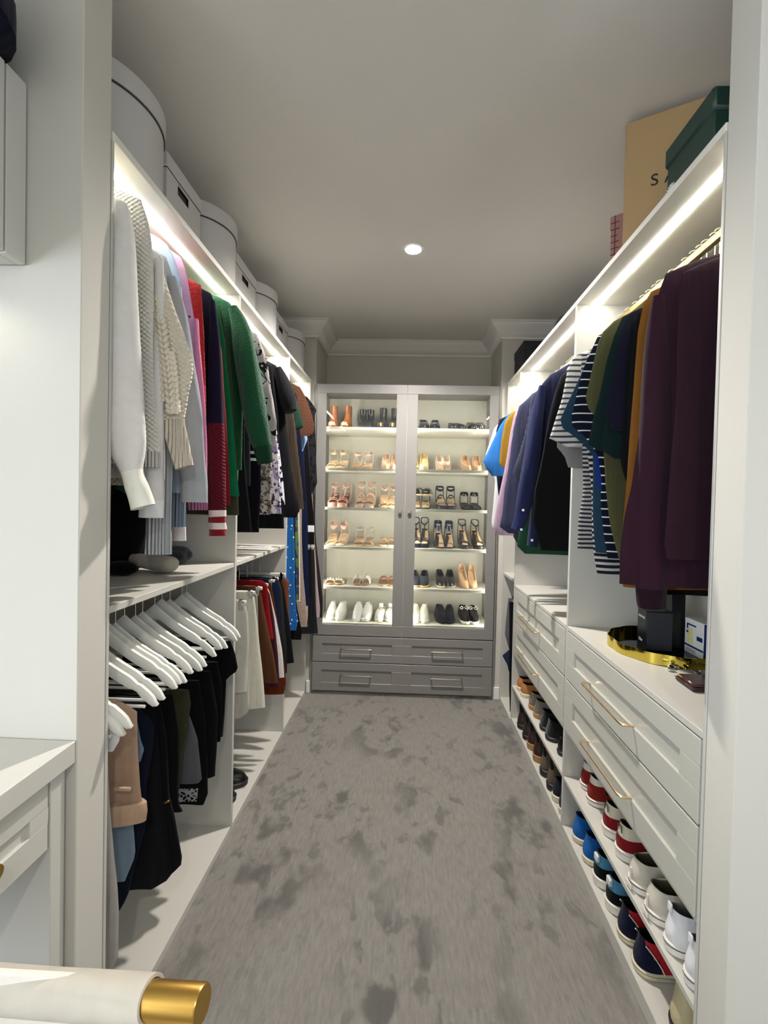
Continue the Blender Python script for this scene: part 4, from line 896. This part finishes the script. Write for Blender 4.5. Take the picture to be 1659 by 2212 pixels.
obj('cover', *box(-.07, .07, -.045, .045, 0, .010, .004), leather('2b211d', .3), t); obj('flap', *box(-.066, .07, -.042, .044, .0105, .020, .004), leather('3a2522', .22), t); obj('stitched_edge', *box(-.0705, .06, -.0455, .0455, .0095, .0112, .0005), paint('maroon_edge', '5a2a28', .4), t)
for k, (x, y, z, rz) in enumerate(((.975, 2.02, 0, 2.7), (.985, 2.06, .030, 2.6))):
    t = thing('cap', ['pale grey cap lying under another on the middle right counter', 'pale grey cap with a dark lining, topmost of two on the middle right counter'][k], 'cap', (x, y, zc+z), rz, 'grey caps on the right counter')
    rr = []
    for i in range(9):
        v = i/8; rr.append([Vector((.06+.07*v, .085*sin((j/16-.5)*2.6)*(1-.25*v*v), .004+.022*cos((j/16-.5)*2.6)+.006*v)) for j in range(17)] + [Vector((.06+.07*v, .085*sin((j/16-.5)*2.6)*(1-.25*v*v), .001+.022*cos((j/16-.5)*2.6)+.006*v)) for j in range(16, -1, -1)])
    obj('brim', *loft(rr), f('b4b3ab', 'plain'), t)
    obj('crown', *xf(lathe([(.001, .062), (.04, .056), (.07, .035), (.085, .006), (.08, .004), (.06, .03), (.001, .05)], n=28), lambda v: Vector((v.x, v.y*.9, v.z*.62))), f('a9a8a0', 'plain'), t)

# ------------------------------------------------------------------ footwear
def outline(L, w_, x0, x1, n, pointed=0, heel=.78):
    """foot outline between x0 and x1, half widths"""
    P_ = []
    m = n//2
    for j in range(n):
        a = 2*pi*j/n; s = (1-cos(a))/2; sd = 1 if sin(a) >= 0 else -1
        hw = (heel+(1-heel)*max(0, min(1, (s-.15)/.5)))
        cap = 1.0
        if s < .16: cap = sqrt(max(0, 1-(1-s/.16)**2))
        tt = .30-.0*pointed
        if s > 1-tt:
            q = (s-(1-tt))/tt; cap = sqrt(max(0, 1-q*q)) if not pointed else max(0, 1-q)**.75
        P_.append((x0+(x1-x0)*s, sd*w_*hw*cap))
    return P_
def shoe(t, L=.28, w_=.05, lv=None, sole=.026, solem=None, up=None, lining=None, rise=0, pointed=0, heel=None, tabs=(), soleflare=.004, platform=0, lace=None, toecap=None, stripe=None, heeltab=None, foxing=None, inner=True, collar_tilt=0, slot=None):
    n = 40
    def warp(v):
        if not rise: return v+Vector((0, 0, platform))
        q = max(0, min(1, 1-v.x/(.68*L))); q = q*q*(3-2*q); return v+Vector((0, 0, platform+rise*q))
    def rg(z, x0, x1, ww, tilt=0, hl=.78, dip=0):
        return [warp(Vector((x, y, z+tilt*(x-x0)/max(.01, x1-x0)-dip*sin(pi*max(0, min(1, (x-x0)/max(.01, x1-x0))))))) for x, y in outline(L, ww, x0, x1, n, pointed if x1 > .8*L else 0, hl)]
    obj('sole', *loft([rg(0, .004, L-.006, w_-.003), rg(.003, 0, L, w_+soleflare*.3), rg(sole-.003, -.002, L+.002, w_+soleflare), rg(sole, .001, L-.002, w_)]), solem, t)
    if platform: obj('platform', *loft([[Vector((v.x, v.y, 0)) for v in rg(0, .55*L, L, w_)], [Vector((v.x, v.y, platform+.002)) for v in rg(0, .5*L, L, w_+.002)]]), solem, t)
    if foxing: obj('foxing_line', *loft([rg(sole*.72, -.0025, L+.003, w_+soleflare+.0012), rg(sole*.72+.0025, -.0025, L+.003, w_+soleflare+.0012)], False, False), foxing, t)
    if lv:
        rings = [rg(sole-.001, .003, L-.004, w_-.002)]+[rg(*l) for l in lv]
        V_, Fq = loft(rings, False, False)
        groups = {}
        for q in Fq:
            c = sum((V_[i] for i in q), Vector())/len(q); nm, m = 'upper', up
            for fn, nn, mm in tabs:
                if fn(c.x/L, abs(c.y)/w_, c.z): nm, m = nn, mm
            groups.setdefault(nm, (m, []))[1].append(q)
        par = None
        for nm, (m, fs) in groups.items():
            us = sorted({i for q in fs for i in q}); mp = {i: k for k, i in enumerate(us)}
            obj(nm, [V_[i] for i in us], [[mp[i] for i in q] for q in fs], m, t)
        l = lv[-1]; tl = l[4] if len(l) > 4 else 0; dp = l[6] if len(l) > 6 else 0
        i1 = rg(l[0]-.002, l[1]+.004, l[2]-.004, l[3]-.004, tl, .78, dp); i0 = rg(sole+.004, l[1]+.008, l[2]-.004, l[3]-.007)
        obj('lining', *loft([rg(l[0], l[1], l[2], l[3], tl, .78, dp), i1, i0], False, True), lining or up, t)
    if heel:
        hw, hx, hm = heel
        z1 = warp(Vector((.02, 0, .003))).z
        obj('heel', *loft([[Vector((hx+hw*.8*cos(2*pi*j/16), hw*.8*sin(2*pi*j/16), 0)) for j in range(16)], [Vector((hx+hw*cos(2*pi*j/16), hw*sin(2*pi*j/16), z1*.4)) for j in range(16)], [Vector((.03+max(hw, .022)*cos(2*pi*j/16), max(hw, .024)*sin(2*pi*j/16), z1+.004)) for j in range(16)]]), hm, t)
    return warp
def strap(t, warp, x, w_, z0, h, width, mat, name='strap', lean=0, th=.0035, a0=0, a1=pi):
    """a band arching over the foot at x"""
    n = 17; rr = []
    for i in range(n):
        a = a0+(a1-a0)*i/(n-1); y = -w_*cos(a); z = z0+h*sin(a)
        nrm = Vector((0, -cos(a)*.9, sin(a))).normalized(); b = Vector((x+lean*sin(a), y, z)); dx = Vector((width/2, 0, 0))
        rr.append([warp(b-dx-nrm*th/2), warp(b+dx-nrm*th/2), warp(b+dx+nrm*th/2), warp(b-dx+nrm*th/2)])
    return obj(name, *loft(rr), mat, t)
def laces(t, mat, L, w_, zf, n=4, x0=.42, x1=.66, bow=False):
    P_ = []
    for i in range(n):
        x = L*(x0+(x1-x0)*i/(n-1)); P_.append(tube([(x, -w_*.42, zf(x)-.004), (x+.004, 0, zf(x)+.005), (x, w_*.42, zf(x)-.004)], .0028, 6))
    if bow:
        z = zf(L*x0)+.008
        for s_ in (-1, 1): P_.append(tube([(L*x0, 0, z), (L*x0+.01, s_*.02, z+.016), (L*x0+.02, s_*.034, z+.004), (L*x0+.02, s_*.022, z-.004), (L*x0, 0, z)], .0028, 6))
    obj('laces', *add(*P_), mat, t)
def face_rot(side): return 0 if side == 'R' else pi
# ---- level sets
def LV_SNEAK(L, w_, hi=0, s=.026): return [(s+.012, .001, L-.008, w_-.001), (s+.026, .002, L*.93, w_*.96), (s+.038, .006, L*.80, w_*.87), (s+.048+hi*.3, .010, L*.67, w_*.78), (s+.056+hi*.6, .013, L*.57, w_*.68), (s+.063+hi, .013, L*.50, w_*.63, .010, .78, .017)]
def LV_BOOT(L, w_, H, s=.03): return [(s+.012, .001, L-.010, w_-.001), (s+.026, .003, L*.92, w_*.95), (s+.040, .006, L*.76, w_*.84), (s+.055, .010, L*.58, w_*.74), (s+.075, .014, L*.47, w_*.70), (s+.11, .012, L*.43, w_*.72), (H, .006, L*.45, w_*.76)]
def LV_PUMP(L, w_): return [(.012, .002, L-.003, w_-.001), (.022, .003, L*.97, w_*.97), (.034, .004, L*.88, w_*.90), (.042, .005, L*.76, w_*.84), (.046, .006, L*.70, w_*.80)]
def LV_LOAF(L, w_, s=.015): return [(s+.012, .002, L-.006, w_-.001), (s+.024, .003, L*.93, w_*.95), (s+.036, .004, L*.78, w_*.86), (s+.046, .005, L*.64, w_*.74), (s+.050, .005, L*.58, w_*.68)]
# ---- right row shoes: heels face the aisle
GS = 'shoes on the right row shelves'
def heelout(name, label, cat, px, py, zsh, X0, rz=0, **k):
    p = atZ(zsh, px, py); t = thing(name, label, cat, (max(X0, XR+.006), p.y, zsh+.0008), rz, GS); return t
def ypx(px, py, z): return atZ(z, px, py).y
ZU, ZL = .262, .05
M_RUB = paint('white_rubber', 'dedbd2', .55); M_CREAMR = paint('cream_rubber', 'cfc7ac', .6); M_GUM = paint('gum_rubber', '9a7446', .6); M_BRUB = paint('black_rubber', '141415', .5)
pair = [('outer', 0), ('nearer', 1)]
def sneak(label, y, z, x=.70, rz=0, L=.285, w_=.049, s=.026, hi=0, name='sneaker', **k):
    t = thing(name, label, 'shoe', (x, y, z+.0008), rz, GS); shoe(t, L, w_, LV_SNEAK(L, w_, hi, s), s, **k); return t
red = lambda x, y, z: True
def heeltabf(x, y, z): return x < .14 and z > .066
RB, NB_, WB = f('9c2b22', 'plain'), f('15182a', 'twill'), f('d9d5ca', 'plain')
for k, (y, w2) in enumerate(((1.812, 'farther'), (1.722, 'nearer'))):
    sneak('%s rust red sneaker with black side and white heel tab on the upper shoe shelf' % w2, y-.0, ZU, .735-.01*k, .05, hi=.018, up=RB, lining=f('5b584e'), solem=M_RUB, foxing=paint('red_line', '7a1d1a', .5), tabs=[(lambda x, yy, z: x > .2 and z > .055, 'side_panel', NB_), (lambda x, yy, z: x < .2 and z > .082, 'heel_tab', WB)])
CR_ = f('9a2028', 'plain'); CW = f('d8cfbd', 'plain')
for k, (y, w2) in enumerate(((1.56, 'farther'), (1.462, 'nearer'))):
    t = sneak('%s crimson sneaker with a cream heel and thick white sole' % w2, y, ZU, .715, .04, s=.034, hi=.016, up=CR_, lining=f('3b3a30'), solem=M_RUB, foxing=paint('pale_line', 'b9b4aa', .5), tabs=[(lambda x, yy, z: z > .078, 'collar_panel', CW)])
    obj('heel_loop', *tube([(.009, -.012, .085), (.009, -.010, .104), (.009, .010, .104), (.009, .012, .085)], .0018, 6), paint('brown_print', '5b4636', .6), t)
WC = f('cfcabb', 'twill')
for k, (y, w2) in enumerate(((1.34, 'farther'), (1.248, 'nearer'))):
    t = sneak('%s off-white canvas sneaker with maroon sole line and khaki lining' % w2, y, ZU, .70, .06*(1-k), L=.29, s=.03, hi=.002, up=WC, lining=f('6b684a', 'twill'), solem=M_RUB, foxing=paint('maroon_line', '5b1f2b', .5))
    obj('heel_label', *box(-.0075, -.0045, -.016, .016, .008, .022, .001), paint('pale_rubber', 'e6e2d8', .5), t); obj('heel_seam', *box(-.0015, .004, -.002, .002, .03, .064), M_RUB, t)
WP = f('e3e3e4', 'plain')
for k, (y, w2) in enumerate(((1.158, 'farther'), (1.074, 'nearer'))):
    t = sneak('%s bright white sneaker with a purple sole stripe beside the right jamb' % w2, y, ZU, .70, .0, s=.03, hi=.02, w_=.040, up=WP, lining=f('8a8a82'), solem=M_RUB, foxing=paint('purple_line', '3b3452', .5))
    obj('pull_tab', *box(.007, .013, -.008, .008, .10, .124, .002), WP, t)
BL_ = f('1f6fc4', 'plain')
for k, (y, w2) in enumerate(((1.805, 'farther'), (1.70, 'nearer'))):
    sneak('%s bright blue slip-on sneaker with a cream sole on the bottom board' % w2, y, ZL, .705, .05, s=.024, hi=.02, up=BL_, lining=f('123f7c'), solem=M_CREAMR)
for k, (y, w2) in enumerate(((1.60, 'farther'), (1.50, 'nearer'))):
    t = sneak('%s black sneaker with sky blue heel patch and white square label' % w2, y, ZL, .705, .04, s=.034, hi=.016, up=f('0d0f16', 'knit'), lining=f('0a0a0e'), solem=M_RUB, tabs=[(lambda x, yy, z: x < .34 and z > .078, 'heel_patch', f('5d9cc4', 'plain')), (lambda x, yy, z: .34 <= x and z > .085, 'side_strap', f('c7c4c6'))])
    obj('heel_label', *box(.004, .0145, -.013, .013, .082, .106, .002), M_WH, t)
for k, (y, w2) in enumerate(((1.402, 'farther'), (1.305, 'nearer'))):
    t = sneak('%s navy and red leather sneaker with cream piping on the bottom board' % w2, y, ZL, .70, .05, L=.29, s=.022, hi=.022, up=leather('b01428', .55), lining=f('0b0f24'), solem=M_CREAMR, foxing=paint('brown_line', '8c8166', .5), tabs=[(lambda x, yy, z: x < .24-(z-.02)*2.2, 'heel_counter', f('12173a', 'twill'))])
    for s_ in (-1, 1): obj('piping', *tube([(.066, s_*.0435, .025), (.058, s_*.0425, .042), (.046, s_*.0385, .060), (.034, s_*.034, .076), (.018, s_*.027, .094)], .0019, 6), paint('cream_piping', 'e5dcc2', .6), t)
    obj('laces', *tube([(.12, 0, .10), (.13, .01, .118), (.15, .0, .116)], .002, 6), M_CREAMR, t)
t = sneak('cream suede high-top with a dark wine lining at the bottom right', 1.15, ZL, .72, .1, s=.024, hi=.05, up=f('c9bd96', 'plain'), lining=f('2a1016'), solem=M_BRUB, tabs=[(lambda x, yy, z: x > .3 and z < .07, 'dark_panel', f('141320'))])
# middle bay, right
def bootr(label, y, z, x, H, upm, solem, s=.03, L=.28, w_=.047, **k):
    t = thing('ankle_boot', label, 'boot', (x, y, z+.0008), .04, GS); shoe(t, L, w_, LV_BOOT(L, w_, H, s), s, up=upm, solem=solem, lining=f('1c1512'), **k); return t
TANL = leather('a8703c', .6)
for k, y in enumerate((2.755, 2.665)): t = thing('loafer', '%s tan loafer with pale sole, far end of the middle right shelf' % pair[k][0].replace('outer', 'farther'), 'shoe', (.705, y, ZU+.0008), .03, GS); shoe(t, .27, .046, LV_SNEAK(.27, .046, -.004, .022), .022, up=TANL, solem=M_CREAMR, lining=f('3c2817'))
for k, y in enumerate((2.50, 2.405)): t = thing('loafer', '%s taupe suede shoe with a brown sole in the middle bay' % ('farther', 'nearer')[k], 'shoe', (.71, y, ZU+.0008), .03, GS); shoe(t, .27, .046, LV_SNEAK(.27, .046, .01, .026), .026, up=f('8b8172', 'plain'), solem=M_GUM, lining=f('3a352c'))
for k, y in enumerate((2.275, 2.18)): t = thing('dress_shoe', '%s black suede shoe on the upper shelf of the middle bay' % ('farther', 'nearer')[k], 'shoe', (.705, y, ZU+.0008), .03, GS); shoe(t, .28, .047, LV_SNEAK(.28, .047, .02, .022), .022, up=f('0e0e10', 'fuzzy'), solem=M_BRUB, lining=f('0a0a0a'))
for k, y in enumerate((2.05, 1.957)): t = thing('dress_shoe', '%s black polished shoe by the divider on the upper shelf' % ('farther', 'nearer')[k], 'shoe', (.72, y, ZU+.0008), .03, GS); shoe(t, .28, .045, LV_SNEAK(.28, .045, 0, .022), .022, up=leather('0f0f12', .25), solem=M_BRUB, lining=f('0a0a0a'))
for k, y in enumerate((2.70, 2.575)): bootr('%s dark brown scuffed ankle boot on the bottom board' % ('farther', 'nearer')[k], y, ZL, .70, .17, leather('2a1a14', .4), leather('1c1411', .5))
for k, y in enumerate((2.475, 2.36)): 
    t = bootr('%s oxblood boot with a pale welt and brown stacked heel' % ('farther', 'nearer')[k], y, ZL, .70, .165, leather('331713', .35), M_GUM, .036)
    shoe_w = obj('welt', *loft([[Vector((x, yy, z)) for x, yy in outline(.28, .051, -.003, .284, 40)] for z in (.034, .039)], False, False), paint('pale_welt', 'cbb295', .6), t)
for k, y in enumerate((2.235, 2.125)): bootr('%s taupe suede chelsea boot with a black heel' % ('farther', 'nearer')[k], y, ZL, .70, .17, f('6d6050', 'plain'), M_BRUB, .034)
t = bootr('wine red boot tucked behind the dark sneaker by the divider', 2.03, ZL, .992, .15, leather('3b1016', .4), M_BRUB, L=.165, w_=.036)
for k, y in enumerate((2.045, 1.957)): sneak('%s charcoal sneaker with a cream sole against the divider' % ('farther', 'nearer')[k], y, ZL, .70, .05, s=.03, w_=.045, hi=.01, up=f('2b2c35', 'plain'), lining=f('15151a'), solem=M_CREAMR)
# black shoes on the wardrobe floor, left
for k, (y, x) in enumerate(((1.95, -.77), (2.07, -.76))):
    t = thing('ankle_boot', ['black shoe on the floor of the middle left bay, nearer one', 'black shoe on the floor of the middle left bay, farther one'][k], 'boot', (x-.27, y, .029), .1); shoe(t, .28, .047, LV_SNEAK(.28, .047, .03, .024), .024, up=leather('0b0b0e', .3), solem=M_BRUB, lining=f('050505'))

# ---- shoes in the glazed cabinet, toes forward
GC = 'shoes in the lit cabinet'
SCOL = {}
def cshoe(kind, label, px, k, rz=0, y=3.245, dz=0, **o):
    """px: pixel column of the shoe, k: shelf; toe faces the aisle"""
    z = SH[k]+.0008+dz; p = atY(y+.02, px, atpy(z, y))
    L = o.get('L', .24); w_ = o.get('w', .036)
    # origin at heel; toe at -y
    t = thing(kind if kind != 'ankle' else 'ankle_boot', label, {'ankle': 'boot'}.get(kind, 'shoe'), (p.x, y+L, z), -pi/2+rz, GC)
    c = o.get('c'); c2 = o.get('c2', c); sm = o.get('sole', c2)
    if kind in ('sandal',) and o.get('ankle', 1): o['rise'] = o.get('rise', 0)+.022; w_ = o.get('w', .039)
    if kind == 'loafer': L = o.get('L', .25); w_ = .04
    if kind == 'ankle': shoe(t, L, w_, LV_BOOT(L, w_, o.get('H', .165), .02), .02, up=c, solem=sm, lining=c2, rise=o.get('rise', 0), pointed=o.get('pt', 0), heel=o.get('heel'), tabs=o.get('tabs', ()))
    elif kind == 'sneaker':
        shoe(t, L, w_, LV_SNEAK(L, w_, o.get('hi', .01), .024), .024, up=c, solem=sm, lining=c2)
        zf = lambda x: .108-.22*max(0, x-.11)
        laces(t, o.get('lace', c), L, w_, lambda x: .024+.064-(x/L-.5)*.16, 4, .50, .72, o.get('bow', False))
        obj('tongue', *box(L*.42, L*.5, -w_*.4, w_*.4, .085, .115, .004), c, t)
    elif kind == 'pump':
        shoe(t, L, w_, LV_PUMP(L, w_), .006, up=c, solem=sm, lining=c2, rise=o.get('rise', .07)+.035, pointed=o.get('pt', 1), heel=(.006 if o.get('thin', 1) else .02, .018, sm))
    elif kind == 'loafer':
        W = shoe(t, L, w_, LV_LOAF(L, w_), .015, up=c, solem=sm, lining=c2, rise=o.get('rise', 0), pointed=o.get('pt', 0), heel=o.get('heel'))
        if o.get('bar'): strap(t, W, L*.72, w_*.8, .02, .036, .008, o['bar'], 'metal_bar')
    elif kind in ('sandal', 'slide'):
        W = shoe(t, L, w_, None, o.get('s', .010), solem=sm, rise=o.get('rise', 0), platform=o.get('plat', 0), heel=o.get('heel'))
        obj('footbed', *loft([[W(Vector((x, y_, o.get('s', .010)+q))) for x, y_ in outline(L, w_-.003, .004, L-.006, 30)] for q in (.0003, .002)]), c2, t)
        sz = o.get('s', .010)
        if kind == 'slide':
            strap(t, W, L*.62, w_+.002, sz-.004, .052, .085, c, 'broad_strap', -.0)
            if o.get('seam'): strap(t, W, L*.62, .003, sz+.046, .004, .088, o['seam'], 'centre_strap')
        else:
            strap(t, W, L*.80, w_+.001, sz-.004, .030, o.get('tw', .03), c, 'toe_strap')
            if o.get('cross'):
                strap(t, W, L*.62, w_, sz, .040, .010, c, 'cross_strap', .02)
            if o.get('mid'): strap(t, W, L*.45, w_*.85, sz, .06, .012, c, 'instep_strap')
            if o.get('ankle', 1):
                zz = sz+.078; rr = []
                for i in range(25):
                    a = 2*pi*i/24; b = Vector((.040+.038*cos(a), w_*.72*sin(a), zz)); ww = o.get('aw', .010)
                    n_ = Vector((cos(a), sin(a), 0))*.0028; rr.append([W(b-n_+Vector((0, 0, -ww/2))), W(b+n_+Vector((0, 0, -ww/2))), W(b+n_+Vector((0, 0, ww/2))), W(b-n_+Vector((0, 0, ww/2)))])
                obj('ankle_strap', *loft(rr, False, False), o.get('am', c), t)
                for s_ in (-1, 1): obj('side_strap', *tube([W(Vector((.03, s_*w_*.8, sz))), W(Vector((.03, s_*w_*.74, zz)))], .003, 6), c, t)
            if o.get('tbar'): obj('t_bar', *tube([W(Vector((L*.78, 0, sz+.028))), W(Vector((L*.5, 0, sz+.045))), W(Vector((.072, 0, sz+.07)))], .004, 6), c, t)
            if o.get('beads'):
                for q in range(5):
                    a = pi*(q+.5)/5; obj('bead', *xf(lathe([(.001, -.007), (.006, -.003), (.006, .003), (.001, .007)], n=10), lambda v: W(v+Vector((L*.80, -(w_)*cos(a), sz+.034*sin(a))))), o['beads'], t)
    return t
def atpy(z, y):
    return PY+F*((Vector((-.022, y, z))-Vector((0, 0, CH))).dot(CD))/((Vector((-.022, y, z))-Vector((0, 0, CH))).dot(fwd))
def two(kind, what, pxs, k, **o):
    g = o.pop('rzs', (.06, -.06)); gap = o.pop('lab', ('left', 'right'))
    for i, px in enumerate(pxs):
        cshoe(kind, '%s, %s shoe' % (what, gap[i]), px, k, g[i], **o)
cog = leather('a0643a', .35); blk = leather('131314', .25); nude = leather('cfae91', .4); met = leather('cbb89a', .3); pnk = leather('d6ab97', .45); beige = leather('b99a78', .5)
ins = leather('d9bd94', .5); wht = leather('e8e8e4', .45); brn = leather('9c5230', .4); nvy = f('15192e', 'plain'); chrl = f('2c3038', 'plain'); gold = metal('gold_trim', 'd9b56a', .2); wood = paint('pale_wood_sole', 'd0a870', .5); taupe = leather('b59c84', .45); blm = f('17171a', 'plain')
goldtoe = [(lambda x, y, z: x > .86, 'toe_cap', gold)]
two('ankle', 'tan leather ankle boot on the top left shelf', (713, 747), 0, c=cog, sole=leather('7c4a28'), H=.19, L=.24, tabs=[(lambda x, y, z: x > .88, 'toe_cap', ins)])
two('ankle', 'black chelsea boot on the top left shelf', (777, 798), 0, c=blk, sole=M_BRUB, H=.165, rzs=(.12, -.05))
two('ankle', 'black creased ankle boot with a gold toe on the top left shelf', (828, 854), 0, c=leather('1b1c1d', .35), sole=M_BRUB, H=.178, tabs=goldtoe, rzs=(-.15, -.15))
two('sandal', 'metallic strappy heel on the second shelf, far left', (712, 736), 1, c=met, c2=ins, sole=ins, rise=.045, heel=(.014, .02, ins), cross=1, aw=.016)
two('sandal', 'nude double-strap sandal on the second shelf', (766, 792), 1, c=nude, c2=beige, sole=beige, rise=.03, heel=(.016, .02, beige), tw=.026, mid=0, aw=.012)
two('pump', 'nude pointed pump beside the centre stile on the second left shelf', (830, 853), 1, c=nude, c2=leather('c39f80', .5), sole=nude, rise=.055)
two('sandal', 'pink platform sandal with a T-bar on the third shelf', (715, 741), 2, c=pnk, c2=leather('7b4a3a'), sole=pnk, plat=.022, rise=.05, heel=(.016, .02, pnk), cross=1, tbar=1, aw=.012)
two('sandal', 'nude stiletto sandal on the third shelf', (774, 799), 2, c=nude, c2=beige, sole=nude, plat=.012, rise=.075, heel=(.006, .02, nude), mid=1, aw=.014)
two('sandal', 'beige sandal with beaded toe strap on the third shelf', (826, 848), 2, c=nude, c2=ins, sole=ins, rise=.07, heel=(.007, .02, nude), beads=met, aw=.012)
two('sandal', 'pale pink wide-strap sandal on the fourth left shelf', (711, 737), 3, c=leather('dcb6a2', .5), c2=ins, sole=leather('e6d6c2'), rise=.05, heel=(.018, .02, pnk), aw=.024, tw=.03)
two('sandal', 'beige sandal with a clear bow on the fourth left shelf', (771, 796), 3, c=leather('c9a98b', .5), c2=beige, sole=ins, rise=.02, heel=(.018, .02, beige), tw=.045, am=leather('b9b3a2', .3))
two('slide', 'tan and white strapped slide on the fourth left shelf', (824, 847), 3, c=leather('bd8d52', .5), c2=ins, sole=M_RUB, rise=.01, seam=None)
two('sandal', 'flat sandal with a white bow on the fifth left shelf', (709, 734), 4, c=leather('dad5c0', .5), c2=leather('b98f68'), sole=leather('b98f68'), ankle=0, tw=.05, beads=M_RUB)
two('slide', 'white slide with a brown centre strap on the fifth left shelf', (766, 792), 4, c=wht, c2=leather('9a6c44'), sole=leather('a5754a'), seam=brn, rzs=(.1, -.1))
two('slide', 'rust brown leather slide on the fifth left shelf', (825, 846), 4, c=brn, c2=leather('8c5a38'), sole=ins, rzs=(.06, .02))
two('sneaker', 'white sneaker at the left of the bottom left shelf', (711, 735), 5, c=f('d9dad3', 'plain'), sole=M_RUB, L=.25, w=.04)
two('sneaker', 'white leather sneaker with a strap in the middle of the bottom left shelf', (768, 793), 5, c=leather('e2e2e2', .5), sole=M_RUB, L=.25, w=.04)
two('sneaker', 'low white canvas sneaker by the centre stile of the bottom left shelf', (824, 845), 5, c=f('e3e2dc', 'plain'), sole=M_RUB, L=.24, w=.038, hi=-.02, rzs=(-.1, -.1))
two('loafer', 'black pointed flat with a silver bar on the top right shelf', (914, 943), 0, c=blk, c2=M_BLACK, sole=M_BRUB, bar=M_CHROME, rise=.045, pt=1, heel=(.014, .02, blk))
cshoe('loafer', 'black loafer leaning on its neighbour on the top right shelf', 977, 0, .35, c=blk, c2=M_BLACK, sole=M_BRUB, rise=.02, heel=(.018, .02, blk)); cshoe('loafer', 'black loafer lying flat on the top right shelf', 997, 0, -.3, y=3.235, c=leather('19191a', .3), c2=M_BLACK, sole=M_BRUB)
two('loafer', 'black slingback shoe at the right end of the top shelf', (1021, 1043), 0, c=leather('262628', .22), c2=M_BLACK, sole=M_BRUB, rise=.03, heel=(.016, .02, blk))
two('pump', 'pale beige pointed pump at the left of the second right shelf', (893, 918), 1, c=leather('d8c19a', .4), c2=leather('c9a669', .5), sole=ins, rise=.065)
two('pump', 'taupe pointed pump with a metallic toe on the second right shelf', (950, 970), 1, c=taupe, c2=leather('d8c8b4', .5), sole=taupe, rise=.055, rzs=(.12, -.12))
two('pump', 'nude pointed pump at the right of the second right shelf', (1009, 1036), 1, c=leather('d3b490', .4), c2=leather('c39d76', .5), sole=nude, rise=.055)
two('sandal', 'charcoal open-toe sandal at the left of the third right shelf', (897, 922), 2, c=chrl, c2=ins, sole=chrl, rise=.035, heel=(.018, .02, chrl), aw=.016)
two('slide', 'brown strapped slide resting at the back of the third right shelf', (903, 926), 2, y=3.33, dz=.10, L=.2, c=leather('2f1b15', .4), c2=ins, sole=ins)
two('sandal', 'black platform sandal in the middle of the third right shelf', (952, 978), 2, c=blm, c2=ins, sole=M_BRUB, plat=.02, rise=.045, heel=(.02, .02, blm), mid=1, aw=.014)
two('sandal', 'black buckled sandal at the right of the third right shelf', (1008, 1032), 2, c=blk, c2=leather('3a3838'), sole=M_BRUB, rise=.02, heel=(.018, .02, blk), tw=.045, aw=.016)
two('sandal', 'navy platform heel with crossed straps on the fourth right shelf', (897, 919), 3, c=f('1c2434', 'plain'), c2=ins, sole=f('1c2434', 'plain'), plat=.022, rise=.085, heel=(.008, .02, nvy), cross=1, tbar=1, aw=.006)
two('sandal', 'sandal with a wide glossy navy ankle band on the fourth right shelf', (948, 974), 3, c=leather('1b1b22', .3), am=leather('12183c', .15), c2=leather('e0be98', .5), sole=leather('1f1a1a'), rise=.075, heel=(.007, .02, blk), aw=.03, tw=.008)
two('sandal', 'dark T-strap platform heel on the fourth right shelf', (1003, 1032), 3, c=leather('2a2020', .4), c2=leather('e0be98', .5), sole=leather('2a2424', .4), plat=.02, rise=.08, heel=(.008, .02, blk), tbar=1, aw=.006, rzs=(0, .05))
two('loafer', 'slate blue mule on a wooden sole on the fifth right shelf', (894, 919), 4, c=f('333c47', 'plain'), c2=chrl, sole=wood, rise=.03, heel=(.02, .02, wood))
two('loafer', 'black chunky strapped shoe on the fifth right shelf', (951, 976), 4, c=leather('1b1b1c', .35), c2=M_BLACK, sole=M_CREAMR, rise=.04, heel=(.022, .02, M_BRUB), bar=blk)
two('pump', 'nude pump with black slingback straps on the fifth right shelf', (1002, 1026), 4, c=leather('d3aa80', .45), c2=leather('dcb68e', .5), sole=nude, rise=.07, pt=0)
two('sneaker', 'cream sneaker at the left of the bottom right shelf', (896, 919), 5, c=f('d6d3c6', 'plain'), sole=M_RUB, L=.25, w=.04)
two('sneaker', 'navy running shoe in the middle of the bottom right shelf', (950, 976), 5, c=f('141a2c', 'knit'), sole=f('1d2436', 'plain'), lace=f('10131f', 'plain'), L=.25, w=.041, rzs=(.1, -.08))
two('sneaker', 'black sneaker with white laces at the right of the bottom right shelf', (1003, 1028), 5, c=f('0f0f12', 'plain'), sole=M_RUB, lace=M_RUB, bow=True, L=.25, w=.04)
